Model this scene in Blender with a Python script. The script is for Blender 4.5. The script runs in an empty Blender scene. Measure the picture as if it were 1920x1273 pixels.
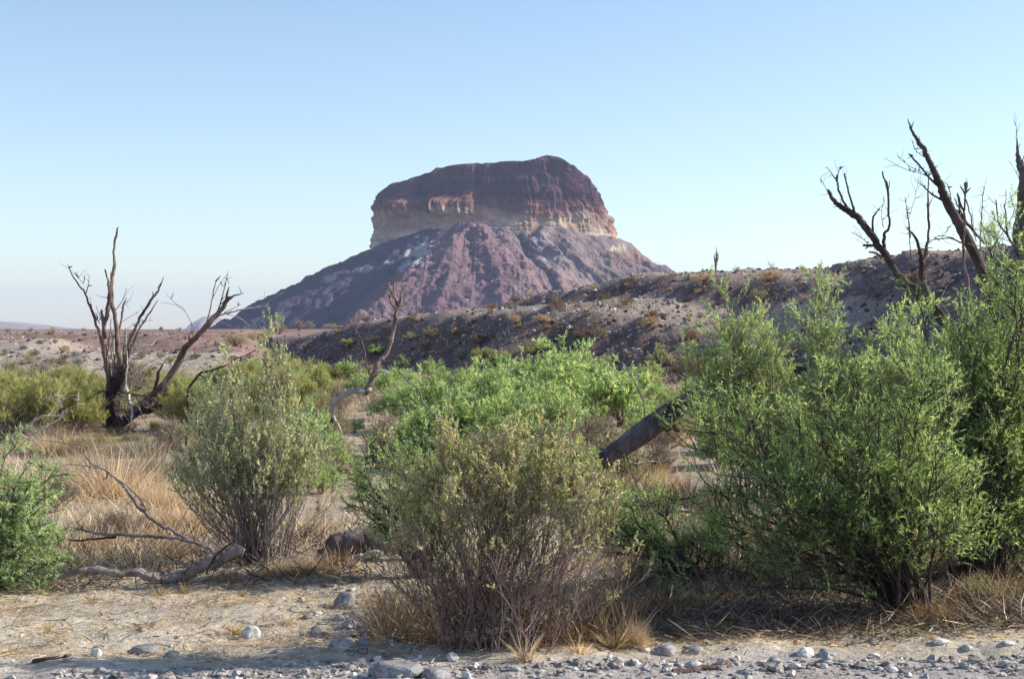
import bpy, math, random
import numpy as np
from mathutils import Vector

# ------------------------------------------------------------------ camera, world, sun, exposure
scene = bpy.context.scene
C = scene.collection
F = 2667.0            # focal length in photograph pixels (50 mm on 36 mm, 1920 px wide)
CX, HY = 960.0, 618.0  # image column of the view axis, image row of the horizon
H = 2.0               # eye height
cam_data = bpy.data.cameras.new('camera')
cam_data.sensor_width = 36.0
cam_data.lens = 50.0
cam_data.shift_y = -(636.5 - HY) / 1920.0
cam_data.clip_start = 0.1
cam_data.clip_end = 30000
cam = bpy.data.objects.new('camera', cam_data)
cam.location = (0, 0, H)
cam.rotation_euler = (math.radians(90), 0, 0)
C.objects.link(cam)
scene.camera = cam

SUN_EL, SUN_AZ = 30.0, 79.0      # azimuth clockwise from +Y (view direction): sun to the right, slightly beyond
world = bpy.data.worlds.new('World')
scene.world = world
world.use_nodes = True
wn = world.node_tree
bg = wn.nodes['Background']
sky = wn.nodes.new('ShaderNodeTexSky')
sky.sky_type = 'NISHITA'
sky.sun_disc = False
sky.sun_elevation = math.radians(SUN_EL)
sky.sun_rotation = math.radians(SUN_AZ)
sky.altitude = 700
sky.air_density = 1.0
sky.dust_density = 0.5
sky.ozone_density = 0.9
wn.links.new(sky.outputs[0], bg.inputs[0])
bg.inputs[1].default_value = 0.125
sl = bpy.data.lights.new('sun', 'SUN')
sl.energy = 5.0
sl.angle = math.radians(0.53)
sl.color = (1.0, 0.92, 0.77)
so = bpy.data.objects.new('sun', sl)
sd = Vector((math.sin(math.radians(SUN_AZ)) * math.cos(math.radians(SUN_EL)),
             math.cos(math.radians(SUN_AZ)) * math.cos(math.radians(SUN_EL)), math.sin(math.radians(SUN_EL))))
so.rotation_euler = (-sd).to_track_quat('-Z', 'Y').to_euler()
so.location = (20, 5, 30)
C.objects.link(so)
vs = scene.view_settings
vs.view_transform = 'Standard'
vs.look = 'None'
vs.exposure = 0.66
vs.gamma = 1.0
vs.use_curve_mapping = False
scene.cycles.max_bounces = 6
scene.cycles.transparent_max_bounces = 8
scene.cycles.volume_bounces = 0

rng = np.random.default_rng(7)
random.seed(7)

# ------------------------------------------------------------------ noise
def _hash(ix, iy, iz, seed):
    n = (ix.astype(np.int64) * 374761393 + iy.astype(np.int64) * 668265263 + iz.astype(np.int64) * 2147483647 + seed * 1274126177) & 0xFFFFFFFF
    n = ((n ^ (n >> 13)) * 1274126177) & 0xFFFFFFFF
    n = (n ^ (n >> 16)) & 0xFFFFFFFF
    return n / 4294967295.0

def noise3(x, y, z=0.0, seed=0):
    x, y, z = np.broadcast_arrays(np.asarray(x, float), np.asarray(y, float), np.asarray(z, float))
    ix, iy, iz = np.floor(x), np.floor(y), np.floor(z)
    fx, fy, fz = x - ix, y - iy, z - iz
    fx = fx * fx * (3 - 2 * fx); fy = fy * fy * (3 - 2 * fy); fz = fz * fz * (3 - 2 * fz)
    r = 0
    for dz in (0, 1):
        wz = fz if dz else 1 - fz
        for dy in (0, 1):
            wy = fy if dy else 1 - fy
            for dx in (0, 1):
                wx = fx if dx else 1 - fx
                r = r + wx * wy * wz * _hash(ix + dx, iy + dy, iz + dz, seed)
    return r * 2 - 1

def fbm(x, y, z=0.0, o=4, seed=0, gain=.5):
    r, a, f = 0, 1.0, 1.0
    for i in range(o):
        r = r + a * noise3(np.asarray(x) * f, np.asarray(y) * f, np.asarray(z) * f, seed + i * 17)
        a *= gain; f *= 2.03
    return r

def ridged(x, y, z=0.0, o=4, seed=0):
    r, a, f = 0, 1.0, 1.0
    for i in range(o):
        r = r + a * (1 - np.abs(noise3(np.asarray(x) * f, np.asarray(y) * f, np.asarray(z) * f, seed + i * 31)) * 2)
        a *= .5; f *= 2.07
    return r

def sstep(a, b, x):
    t = np.clip((np.asarray(x, float) - a) / (b - a), 0, 1)
    return t * t * (3 - 2 * t)

def unit(v):
    return v / np.maximum(np.linalg.norm(v, axis=-1, keepdims=True), 1e-9)

# a photograph pixel at distance Y -> world
def P(px, py, Y):
    return ((px - CX) / F * Y, Y, H + (HY - py) / F * Y)

# ------------------------------------------------------------------ mesh helpers
def make_mesh(name, verts, quads=None, tris=None, attrs=None, smooth=False):
    verts = np.ascontiguousarray(verts, dtype=np.float32)
    nq = 0 if quads is None else len(quads); nt = 0 if tris is None else len(tris)
    me = bpy.data.meshes.new(name)
    me.vertices.add(len(verts))
    me.vertices.foreach_set('co', verts.ravel())
    parts = []
    if nq: parts.append(np.asarray(quads, dtype=np.int32).ravel())
    if nt: parts.append(np.asarray(tris, dtype=np.int32).ravel())
    loops = np.concatenate(parts)
    me.loops.add(len(loops))
    me.loops.foreach_set('vertex_index', loops)
    me.polygons.add(nq + nt)
    starts = np.concatenate([np.arange(nq) * 4, nq * 4 + np.arange(nt) * 3]).astype(np.int32)
    me.polygons.foreach_set('loop_start', starts)
    me.update(calc_edges=True)
    me.polygons.foreach_set('use_smooth', np.full(nq + nt, bool(smooth)))
    for k, v in (attrs or {}).items():
        v = np.asarray(v, dtype=np.float32)
        if v.ndim == 1:
            a = me.attributes.new(k, 'FLOAT', 'POINT'); a.data.foreach_set('value', v)
        else:
            a = me.attributes.new(k, 'FLOAT_COLOR', 'POINT')
            c = np.ones((len(v), 4), dtype=np.float32); c[:, :3] = v
            a.data.foreach_set('color', c.ravel())
    return me

def link(name, me, mat=None, parent=None, loc=None):
    o = bpy.data.objects.new(name, me)
    if mat is not None and len(me.materials) == 0: me.materials.append(mat)
    if parent is not None: o.parent = parent
    if loc is not None: o.location = loc
    C.objects.link(o)
    return o

def tag(o, label=None, cat=None, group=None, kind=None):
    if label: o['label'] = label
    if cat: o['category'] = cat
    if group: o['group'] = group
    if kind: o['kind'] = kind
    return o

def empty(name, loc, rz=0.0):
    o = bpy.data.objects.new(name, None)
    o.empty_display_size = 0.2
    o.location = loc; o.rotation_euler = (0, 0, rz)
    C.objects.link(o)
    return o

def copy_tree(o, kids):
    c = o.copy(); C.objects.link(c)
    out = []
    for k in kids:
        d = k.copy(); C.objects.link(d); d.parent = c; out.append(d)
    return c

def tubes(curves, radii, sides=4):
    """curves (K,N,3), radii (K,N) -> verts, quads"""
    K, N, _ = curves.shape
    t = np.empty_like(curves)
    t[:, 1:-1] = curves[:, 2:] - curves[:, :-2]
    t[:, 0] = curves[:, 1] - curves[:, 0]; t[:, -1] = curves[:, -1] - curves[:, -2]
    t = unit(t)
    ref = np.where(np.abs(t[:, :, 2:3]) > .9, np.array([1., 0, 0]), np.array([0, 0, 1.]))
    u = unit(np.cross(ref, t)); v = np.cross(t, u)
    ang = np.arange(sides) * 2 * math.pi / sides
    ring = curves[:, :, None] + radii[:, :, None, None] * (np.cos(ang)[None, None, :, None] * u[:, :, None] + np.sin(ang)[None, None, :, None] * v[:, :, None])
    verts = ring.reshape(-1, 3)
    k = np.arange(K)[:, None, None]; n = np.arange(N - 1)[None, :, None]; s = np.arange(sides)[None, None, :]
    b = (k * N + n) * sides
    s2 = (s + 1) % sides
    q = np.stack([b + s, b + s2, b + sides + s2, b + sides + s], -1).reshape(-1, 4)
    return verts, q

def merge(lst):
    vs_, qs, off = [], [], 0
    for v, q in lst:
        vs_.append(v); qs.append(q + off); off += len(v)
    return np.concatenate(vs_), np.concatenate(qs)

# ------------------------------------------------------------------ materials
def new_mat(name):
    m = bpy.data.materials.new(name); m.use_nodes = True
    nt = m.node_tree; b = nt.nodes['Principled BSDF']
    return m, nt, b

def N(nt, kind, **kw):
    n = nt.nodes.new(kind)
    for k, v in kw.items():
        if k.startswith('i_'): n.inputs[int(k[2:])].default_value = v
        else: setattr(n, k, v)
    return n

def mixc(nt, a, b, fac, mode='MIX'):
    m = nt.nodes.new('ShaderNodeMix'); m.data_type = 'RGBA'; m.blend_type = mode
    for s, v in ((6, a), (7, b), (0, fac)):
        if hasattr(v, 'is_linked') or hasattr(v, 'links'): nt.links.new(v, m.inputs[s])
        else: m.inputs[s].default_value = v if not isinstance(v, tuple) else (v + (1,) if len(v) == 3 else v)
    return m.outputs[2]

def ramp(nt, src, stops):
    r = nt.nodes.new('ShaderNodeValToRGB')
    while len(r.color_ramp.elements) < len(stops): r.color_ramp.elements.new(0.5)
    for e, (p, c) in zip(r.color_ramp.elements, stops):
        e.position = p; e.color = c + (1,) if len(c) == 3 else c
    nt.links.new(src, r.inputs[0])
    return r.outputs[0]

def leaf_material(name, dark, mid, light, brown=None, brown_amt=.06, trans=.35, rough=.5):
    m, nt, b = new_mat(name)
    at = N(nt, 'ShaderNodeAttribute', attribute_name='tint')
    stops = [(0.0, dark), (.45, mid), (1.0 - brown_amt - .02, light)]
    if brown: stops.append((1.0 - brown_amt, brown))
    col = ramp(nt, at.outputs['Fac'], stops)
    oi = N(nt, 'ShaderNodeObjectInfo')
    hsv = N(nt, 'ShaderNodeHueSaturation')
    mr = N(nt, 'ShaderNodeMapRange'); nt.links.new(oi.outputs['Random'], mr.inputs[0]); mr.inputs[3].default_value = .85; mr.inputs[4].default_value = 1.15
    nt.links.new(mr.outputs[0], hsv.inputs[2]); nt.links.new(col, hsv.inputs[4])
    col = hsv.outputs[0]
    nt.links.new(col, b.inputs['Base Color'])
    b.inputs['Roughness'].default_value = rough
    tr = N(nt, 'ShaderNodeBsdfTranslucent')
    g = mixc(nt, col, (1.06, .97, .46), 1.0, 'MULTIPLY')
    sc = N(nt, "ShaderNodeHueSaturation", i_1=.92, i_2=1.9); nt.links.new(g, sc.inputs[4])
    nt.links.new(sc.outputs[0], tr.inputs[0])
    mx = N(nt, 'ShaderNodeMixShader', i_0=trans)
    nt.links.new(b.outputs[0], mx.inputs[1]); nt.links.new(tr.outputs[0], mx.inputs[2])
    nt.links.new(mx.outputs[0], nt.nodes['Material Output'].inputs[0])
    return m

def bark_material(name, c1, c2, c3, scale=11.0, bump=.6, stretch=.18):
    m, nt, b = new_mat(name)
    tc = N(nt, 'ShaderNodeTexCoord')
    mp = N(nt, 'ShaderNodeMapping'); mp.inputs['Scale'].default_value = (1, 1, stretch)
    nt.links.new(tc.outputs['Object'], mp.inputs[0])
    n1 = N(nt, 'ShaderNodeTexNoise'); n1.inputs['Scale'].default_value = scale; n1.inputs['Detail'].default_value = 8; n1.inputs['Roughness'].default_value = .7
    nt.links.new(mp.outputs[0], n1.inputs['Vector'])
    n2 = N(nt, 'ShaderNodeTexNoise'); n2.inputs['Scale'].default_value = scale * 5; n2.inputs['Detail'].default_value = 5
    nt.links.new(mp.outputs[0], n2.inputs['Vector'])
    n3 = N(nt, 'ShaderNodeTexNoise'); n3.inputs['Scale'].default_value = 1.7; n3.inputs['Detail'].default_value = 3
    nt.links.new(tc.outputs['Object'], n3.inputs['Vector'])
    col = ramp(nt, n1.outputs[0], [(.35, c1), (.5, c2), (.66, c3)])
    col2 = ramp(nt, n3.outputs[0], [(.4, c1), (.62, c3)])
    col = mixc(nt, col, col2, .35)
    nt.links.new(col, b.inputs['Base Color'])
    b.inputs['Roughness'].default_value = .9
    ad = N(nt, 'ShaderNodeMath', operation='ADD'); nt.links.new(n1.outputs[0], ad.inputs[0]); nt.links.new(n2.outputs[0], ad.inputs[1])
    bp = N(nt, 'ShaderNodeBump', i_0=bump); bp.inputs['Distance'].default_value = .03
    nt.links.new(ad.outputs[0], bp.inputs['Height']); nt.links.new(bp.outputs[0], b.inputs['Normal'])
    return m

M = {}
M['leaf_mesquite'] = leaf_material('feathery mesquite leaves', (.055, .11, .045), (.21, .34, .15), (.50, .63, .36), (.50, .44, .20), .07, trans=.55)
M['leaf_willow'] = leaf_material('small grey green leaves', (.10, .13, .08), (.31, .37, .24), (.60, .64, .48), (.34, .24, .15), .10, trans=.4)
M['leaf_olive'] = leaf_material('olive leaves on a dry shrub', (.09, .11, .055), (.31, .35, .19), (.58, .61, .40), (.40, .26, .18), .22, trans=.4)
M['leaf_bright'] = leaf_material('bright green leaves', (.10, .17, .08), (.28, .41, .21), (.50, .62, .39), (.52, .46, .20), .09, trans=.45)
M['leaf_blue'] = leaf_material('blue green feathery leaves', (.08, .14, .07), (.29, .42, .25), (.60, .69, .50), trans=.48)
M['leaf_yellow'] = leaf_material('yellow green broom twigs', (.16, .18, .07), (.29, .32, .13), (.42, .44, .22), (.38, .27, .15), .18, trans=.4)
M['leaf_dry'] = leaf_material('dry brown twigs of low shrubs', (.13, .075, .055), (.22, .14, .095), (.36, .27, .18), trans=.25)
M['leaf_tan'] = leaf_material('tan dry grass', (.23, .14, .12), (.45, .345, .28), (.72, .63, .52), trans=.35)
M['leaf_gold'] = leaf_material('golden dry grass', (.28, .19, .11), (.44, .33, .19), (.62, .53, .35), trans=.3)
M['leaf_pale'] = leaf_material('pale grey brush twigs', (.17, .13, .115), (.28, .23, .19), (.42, .39, .30), (.22, .12, .10), .25, trans=.3)
M['leaf_bark'] = leaf_material('dark dead twigs on the ground', (.04, .022, .018), (.09, .055, .045), (.20, .15, .12), trans=.05)
M['stem_red'] = bark_material('reddish brown shrub stems', (.10, .055, .052), (.23, .14, .125), (.42, .31, .28))
M['stem_grey'] = bark_material('grey brown shrub stems', (.12, .085, .08), (.27, .20, .18), (.46, .39, .35))
M['stem_dark'] = bark_material('dark mesquite bark', (.02, .013, .012), (.05, .033, .03), (.12, .08, .07))
M['dead_wood'] = bark_material('weathered dead wood', (.035, .018, .017), (.12, .07, .062), (.38, .30, .26), 7, .9)
M['dead_dark'] = bark_material('dark dead bark', (.016, .009, .009), (.05, .028, .026), (.14, .095, .085), 9, 1.0)
M['dead_bark'] = bark_material('dark log with worn grey patches', (.03, .018, .018), (.075, .052, .052), (.24, .21, .215), 7, 1.0)
M['dead_pale'] = bark_material('bleached bare wood', (.22, .18, .16), (.48, .44, .40), (.68, .65, .60), 7, .6)
M['dead_log'] = bark_material('grey weathered log', (.07, .055, .055), (.24, .20, .19), (.42, .37, .34), 9, .8)

def rock_material(name, c1, c2, c3, scale=6):
    m, nt, b = new_mat(name)
    tc = N(nt, 'ShaderNodeTexCoord')
    n1 = N(nt, 'ShaderNodeTexNoise'); n1.inputs['Scale'].default_value = scale; n1.inputs['Detail'].default_value = 9; n1.inputs['Roughness'].default_value = .65
    nt.links.new(tc.outputs['Object'], n1.inputs['Vector'])
    n2 = N(nt, 'ShaderNodeTexNoise'); n2.inputs['Scale'].default_value = scale * 9; n2.inputs['Detail'].default_value = 4
    nt.links.new(tc.outputs['Object'], n2.inputs['Vector'])
    col = ramp(nt, n1.outputs[0], [(.32, c1), (.5, c2), (.7, c3)])
    sp = ramp(nt, n2.outputs[0], [(.38, (.6, .6, .6)), (.55, (1, 1, 1))])
    col = mixc(nt, col, sp, 1.0, 'MULTIPLY')
    oi = N(nt, 'ShaderNodeObjectInfo'); hsv = N(nt, 'ShaderNodeHueSaturation')
    mr = N(nt, 'ShaderNodeMapRange'); nt.links.new(oi.outputs['Random'], mr.inputs[0]); mr.inputs[3].default_value = .75; mr.inputs[4].default_value = 1.2
    nt.links.new(mr.outputs[0], hsv.inputs[2]); nt.links.new(col, hsv.inputs[4])
    nt.links.new(hsv.outputs[0], b.inputs['Base Color'])
    b.inputs['Roughness'].default_value = .85
    bp = N(nt, 'ShaderNodeBump', i_0=.5); bp.inputs['Distance'].default_value = .01
    nt.links.new(n1.outputs[0], bp.inputs['Height']); nt.links.new(bp.outputs[0], b.inputs['Normal'])
    return m
M['rock_grey'] = rock_material('grey river stone', (.20, .19, .20), (.30, .29, .30), (.42, .40, .40))
M['rock_white'] = rock_material('pale limestone', (.42, .39, .37), (.58, .55, .53), (.72, .70, .68))
M['rock_brown'] = rock_material('purple brown volcanic stone', (.16, .11, .11), (.25, .19, .18), (.36, .29, .28))
# ------------------------------------------------------------------ terrain
DV = np.array([.76, -.65]); NV = np.array([-.65, -.76])     # along a bench rim (right and nearer), down its face (left and nearer)
def _bench(pts):
    A = []
    for px, py, Y in pts:
        x, y, z = P(px, py, Y)
        A.append((x * DV[0] + y * DV[1], x * NV[0] + y * NV[1], z))
    A.sort()
    return np.array(A)
BENCH = [
    (_bench([(450, 645, 112), (540, 622, 100), (620, 606, 92), (700, 594, 85), (800, 586, 78), (900, 576, 70), (1000, 566, 62)]), .66, .034),
    (_bench([(700, 640, 112), (780, 622, 104), (860, 595, 97), (960, 556, 90), (1100, 527, 82), (1200, 515, 76), (1300, 511, 71), (1400, 511, 66), (1560, 511, 58)]), .56, .040),
    (_bench([(1290, 640, 84), (1380, 590, 78), (1450, 535, 72), (1500, 500, 68), (1560, 478, 64), (1640, 466, 59), (1780, 463, 53), (1920, 443, 47), (2150, 440, 40)]), .56, .010),
]
def ground_z(x, y):
    x = np.asarray(x, float); y = np.asarray(y, float)
    r = np.hypot(x, y)
    u = CX + F * x / np.maximum(y, 1.0)
    z = .10 * fbm(x / 7, y / 7, 0, 3, 3) * sstep(11, 30, r) + .035 * fbm(x / 1.3, y / 1.3, 0, 4, 9) * (1 - sstep(40, 80, r))
    z = z + .012 * fbm(x / .22, y / .22, 0, 3, 11) * (1 - sstep(14, 22, r))
    # low berm of gravel where the road verge begins
    z = z + .05 * np.exp(-((y - (8.95 + .035 * x)) / .3) ** 2) * fbm(x / .8, y / .5, 0, 3, 5) - .04 * sstep(8.6, 7.6, y)
    # plateau and clay bank on the far left, plain beyond
    far = 2.02 + .12 * fbm(x / 60, y / 60, 0, 4, 21) * (1 - sstep(300, 900, r)) + .03 * fbm(x / 6, y / 6, 0, 4, 24) * (1 - sstep(200, 500, r))
    bank = .75 * sstep(66, 74, y + 3.5 * fbm(x / 6, y / 10, 0, 4, 31)) + .55 * sstep(78, 92, y + 5 * fbm(x / 7, y / 9, 0, 4, 32))
    lf = 1 - sstep(420, 540, u + 30 * fbm(x / 8, y / 8, 0, 2, 34))
    bank = bank * (1 + .25 * fbm(x / 3.5, y / 3.5, 0, 4, 33)) * lf
    zz = z + bank
    t = sstep(92, 165, y) * lf + sstep(135, 230, y) * (1 - lf)
    zz = zz * (1 - t) + far * t
    # the dark gravel hill
    a = x * DV[0] + y * DV[1]; b = x * NV[0] + y * NV[1]
    ero = 1.9 * ridged(a / 9 + b / 9, b / 40, 0, 3, 41) + .7 * fbm(a / 2.2, b / 5, 0, 3, 42)
    hz = np.full(x.shape, -50.0)
    for B, sl_, up in BENCH:
        br = np.interp(a, B[:, 0], B[:, 1]); hr = np.interp(a, B[:, 0], B[:, 2])
        # beyond the first and last point the rim sinks away
        hr = hr - .5 * np.maximum(0, B[0, 0] - a) - .12 * np.maximum(0, a - B[-1, 0])
        s = b - br + ero
        face = np.where(s > 0, s, 0)
        roll = np.sqrt(s * s + 1.6) * .5 + s * .5
        back = np.maximum(-s, 0)
        top = hr + up * np.minimum(back, 35) - .05 * np.maximum(back - 35, 0)
        hz = np.maximum(hz, top - sl_ * roll)
    hz = hz + .10 * fbm(x / 1.8, y / 1.8, 0, 4, 43) + .05 * ridged(x / .7, y / .7, 0, 2, 44)
    k = .8
    d = np.clip(.5 + .5 * (hz - zz) / k, 0, 1)
    out = zz * (1 - d) + hz * d + k * .25 * d * (1 - d)
    fade = sstep(230, 420, y)
    return out * (1 - fade) + far * fade

def hill_mask(x, y):
    x = np.asarray(x, float); y = np.asarray(y, float)
    a = x * DV[0] + y * DV[1]; b = x * NV[0] + y * NV[1]
    ero = 1.9 * ridged(a / 9 + b / 9, b / 40, 0, 3, 41)
    hz = np.full(x.shape, -50.0); fc = np.zeros(x.shape)
    for B, sl_, up in BENCH:
        br = np.interp(a, B[:, 0], B[:, 1]); hr = np.interp(a, B[:, 0], B[:, 2]) - .5 * np.maximum(0, B[0, 0] - a)
        s = b - br + ero
        h = hr - sl_ * np.maximum(s, 0) + up * np.minimum(np.maximum(-s, 0), 35)
        fc = np.where(h > hz, sstep(-.8, 1.2, s), fc)
        hz = np.maximum(hz, h)
    return sstep(-.4, .5, hz), fc

def hit(px, py, y0=6.0, y1=600.0):
    """the ground point seen at a pixel of the photograph"""
    Y = np.geomspace(y0, y1, 1500)
    x = (px - CX) / F * Y; z = H + (HY - py) / F * Y
    g = ground_z(x, Y)
    i = np.argmax(g >= z)
    if g[i] < z[i]: i = len(Y) - 1
    return float(x[i]), float(Y[i]), float(g[i])

def gz(x, y): return float(ground_z(np.array([x]), np.array([y]))[0])

def build_ground():
    th = np.concatenate([np.linspace(-100, -30, 40, endpoint=False), np.linspace(-30, -21.5, 30, endpoint=False),
                         np.linspace(-21.5, 21.5, 430, endpoint=False), np.linspace(21.5, 30, 30, endpoint=False), np.linspace(30, 100, 41)])
    rr = np.concatenate([np.geomspace(.8, 7.2, 30, endpoint=False), np.linspace(7.2, 13, 110, endpoint=False),
                         np.geomspace(13, 48, 60, endpoint=False), np.linspace(48, 130, 160, endpoint=False), np.geomspace(130, 9200, 50)])
    T, R = np.meshgrid(np.radians(th), rr)
    X = R * np.sin(T); Yy = R * np.cos(T)
    Z = ground_z(X, Yy)
    nr, nt_ = X.shape
    v = np.stack([X, Yy, Z], -1).reshape(-1, 3)
    i = np.arange(nr - 1)[:, None]; j = np.arange(nt_ - 1)[None]
    b = i * nt_ + j
    q = np.stack([b, b + nt_, b + nt_ + 1, b + 1], -1).reshape(-1, 4)
    # ground colour, zone by zone (sand, straw, clay, dark gravel ...), hill faces with painted shade
    x, y = v[:, 0], v[:, 1]
    u = CX + F * x / np.maximum(y, 1)
    sand = np.array([.60, .535, .44]); road = np.array([.46, .43, .42]); floor_ = np.array([.40, .32, .25])
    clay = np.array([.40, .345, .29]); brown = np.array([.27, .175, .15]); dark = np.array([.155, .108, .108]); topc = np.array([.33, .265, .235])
    col = np.tile(sand, (len(v), 1))
    def mixin(c, m):
        nonlocal col
        col = col * (1 - m[:, None]) + c * m[:, None]
    n1 = fbm(x / 1.1, y / .7, 0, 4, 51); n2 = fbm(x / 9, y / 9, 0, 4, 52)
    mixin(road, sstep(8.72, 8.4, y - .09 * x + .12 * n1))
    mixin(floor_, sstep(.1, .7, n1) * .5 * sstep(9.3, 10, y))
    mixin(floor_, sstep(11, 16, y) * .8)
    mixin(np.array([.30, .21, .17]), sstep(-.3, .6, n2) * sstep(13, 20, y) * .8)
    mixin(clay, (1 - sstep(420, 520, u)) * sstep(62, 68, y + 4 * n2) * sstep(-.5, .1, fbm(x / 8, y / 5, 0, 3, 58) + .25))
    mixin(brown, sstep(76, 86, y + 6 * n2))
    mixin(np.array([.33, .26, .24]), sstep(90, 110, y) * sstep(.1, .5, fbm(x / 14, y / 8, 0, 4, 59)) * .7)
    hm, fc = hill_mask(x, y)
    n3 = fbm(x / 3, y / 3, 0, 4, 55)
    hc = topc[None] * (1 - fc[:, None]) + dark[None] * fc[:, None]  # dark gravel; colour also deepened on faces for shade, paled on sunlit tops
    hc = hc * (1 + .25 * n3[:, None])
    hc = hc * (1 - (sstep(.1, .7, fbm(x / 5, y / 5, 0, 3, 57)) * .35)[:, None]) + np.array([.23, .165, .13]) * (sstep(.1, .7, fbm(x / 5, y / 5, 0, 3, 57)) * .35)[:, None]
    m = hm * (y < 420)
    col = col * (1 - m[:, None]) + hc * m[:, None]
    stones = np.clip(m + .35 * sstep(60, 70, y) + .5 * sstep(9, 8.6, y), 0, 1)
    me = make_mesh('ground', v, q, attrs={'zone': np.clip(col, .01, .9), 'stones': stones}, smooth=True)
    m_, nt, bs = new_mat('desert ground')
    at = N(nt, 'ShaderNodeAttribute', attribute_name='zone'); st = N(nt, 'ShaderNodeAttribute', attribute_name='stones')
    tc = N(nt, 'ShaderNodeTexCoord')
    def nz(scale, det=6, rough=.6):
        n = N(nt, 'ShaderNodeTexNoise'); n.inputs['Scale'].default_value = scale; n.inputs['Detail'].default_value = det; n.inputs['Roughness'].default_value = rough
        nt.links.new(tc.outputs['Object'], n.inputs['Vector']); return n.outputs[0]
    fine = ramp(nt, nz(14, 8, .7), [(.3, (.62, .6, .6)), (.55, (1, 1, 1)), (.75, (1.25, 1.22, 1.2))])
    c = mixc(nt, at.outputs['Color'], fine, .8, 'MULTIPLY')
    big = ramp(nt, nz(1.6, 5), [(.35, (.74, .70, .68)), (.6, (1.08, 1.08, 1.08))])
    c = mixc(nt, c, big, .8, 'MULTIPLY')
    # pebbles: two sizes of cells, some of them much paler
    def peb(scale, lo, hi, colr, amt):
        nonlocal_c = None
        vo = N(nt, 'ShaderNodeTexVoronoi'); vo.inputs['Scale'].default_value = scale; vo.inputs['Randomness'].default_value = 1
        nt.links.new(tc.outputs['Object'], vo.inputs['Vector'])
        sep = N(nt, 'ShaderNodeSeparateColor'); nt.links.new(vo.outputs['Color'], sep.inputs[0])
        pick = ramp(nt, sep.outputs[0], [(lo, (0, 0, 0)), (hi, (1, 1, 1))])
        edge = ramp(nt, vo.outputs['Distance'], [(.28, (1, 1, 1)), (.5, (0, 0, 0))])
        mu = mixc(nt, pick, edge, 1.0, 'MULTIPLY')
        mu2 = N(nt, 'ShaderNodeMath', operation='MULTIPLY'); nt.links.new(mu, mu2.inputs[0]); nt.links.new(st.outputs['Fac'], mu2.inputs[1])
        mu3 = N(nt, 'ShaderNodeMath', operation='MULTIPLY', i_1=amt); nt.links.new(mu2.outputs[0], mu3.inputs[0])
        return mixc(nt, c, colr, mu3.outputs[0]), mu3.outputs[0], vo.outputs['Distance']
    c, h1, d1 = peb(5.5, .72, .8, (.42, .38, .38), .7)
    c, h2, d2 = peb(12.0, .70, .78, (.25, .21, .22), .8)
    c, h3, d3 = peb(2.6, .92, .96, (.30, .24, .22), .6)
    nt.links.new(c, bs.inputs['Base Color']); bs.inputs['Roughness'].default_value = .95
    bs.inputs['Specular IOR Level'].default_value = .2
    hsum = N(nt, 'ShaderNodeMath', operation='MULTIPLY_ADD', i_1=1.2); nt.links.new(h1, hsum.inputs[0]); nt.links.new(nz(30, 6, .7), hsum.inputs[2])
    hs2 = N(nt, 'ShaderNodeMath', operation='MULTIPLY_ADD', i_1=1.0); nt.links.new(h2, hs2.inputs[0]); nt.links.new(hsum.outputs[0], hs2.inputs[2])
    bp = N(nt, 'ShaderNodeBump', i_0=.8); bp.inputs['Distance'].default_value = .035
    nt.links.new(hs2.outputs[0], bp.inputs['Height'])
    bp2 = N(nt, 'ShaderNodeBump', i_0=.6); bp2.inputs['Distance'].default_value = .12
    nt.links.new(nz(5, 6, .65), bp2.inputs['Height']); nt.links.new(bp.outputs[0], bp2.inputs['Normal'])
    nt.links.new(bp2.outputs[0], bs.inputs['Normal'])
    o = link('ground', me, m_)
    tag(o, kind='structure')
build_ground()

# ------------------------------------------------------------------ the butte
D0 = 1500.0; SC = D0 / F
def bx(px): return (px - CX) * SC
def bz(py): return H + (HY - py) * SC
BCX = bx(922); BA = bx(1156) - BCX - 6.5; BB = 72.0; BY = 1500.0
TOP = np.array([(680, 352), (725, 346), (735, 341), (760, 335), (790, 328), (820, 315), (850, 308), (900, 307), (940, 304), (985, 303), (1015, 297), (1040, 292), (1062, 292), (1075, 297), (1090, 308), (1105, 322), (1120, 345), (1140, 380)], float)
INL = np.array([(480, -1), (465, 0), (447, 6), (430, 8), (404, 8), (392, 5), (382, 13), (365, 24), (352, 33), (340, 38)], float)[::-1]
INR = np.array([(480, -4), (465, 0), (430, 8), (405, 16), (380, 24), (360, 32), (340, 40), (335, 46), (318, 60), (300, 76), (290, 84)], float)[::-1]
INF = np.array([(480, -4), (465, 0), (440, 8), (415, 22), (400, 24), (385, 34), (365, 40), (345, 48), (325, 54), (290, 60)], float)[::-1]
def tab(t, py): return np.interp(py, t[:, 0], t[:, 1]) * SC
def topz(x): return bz(np.interp(x / SC + CX, TOP[:, 0], TOP[:, 1])) - 5.0

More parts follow.
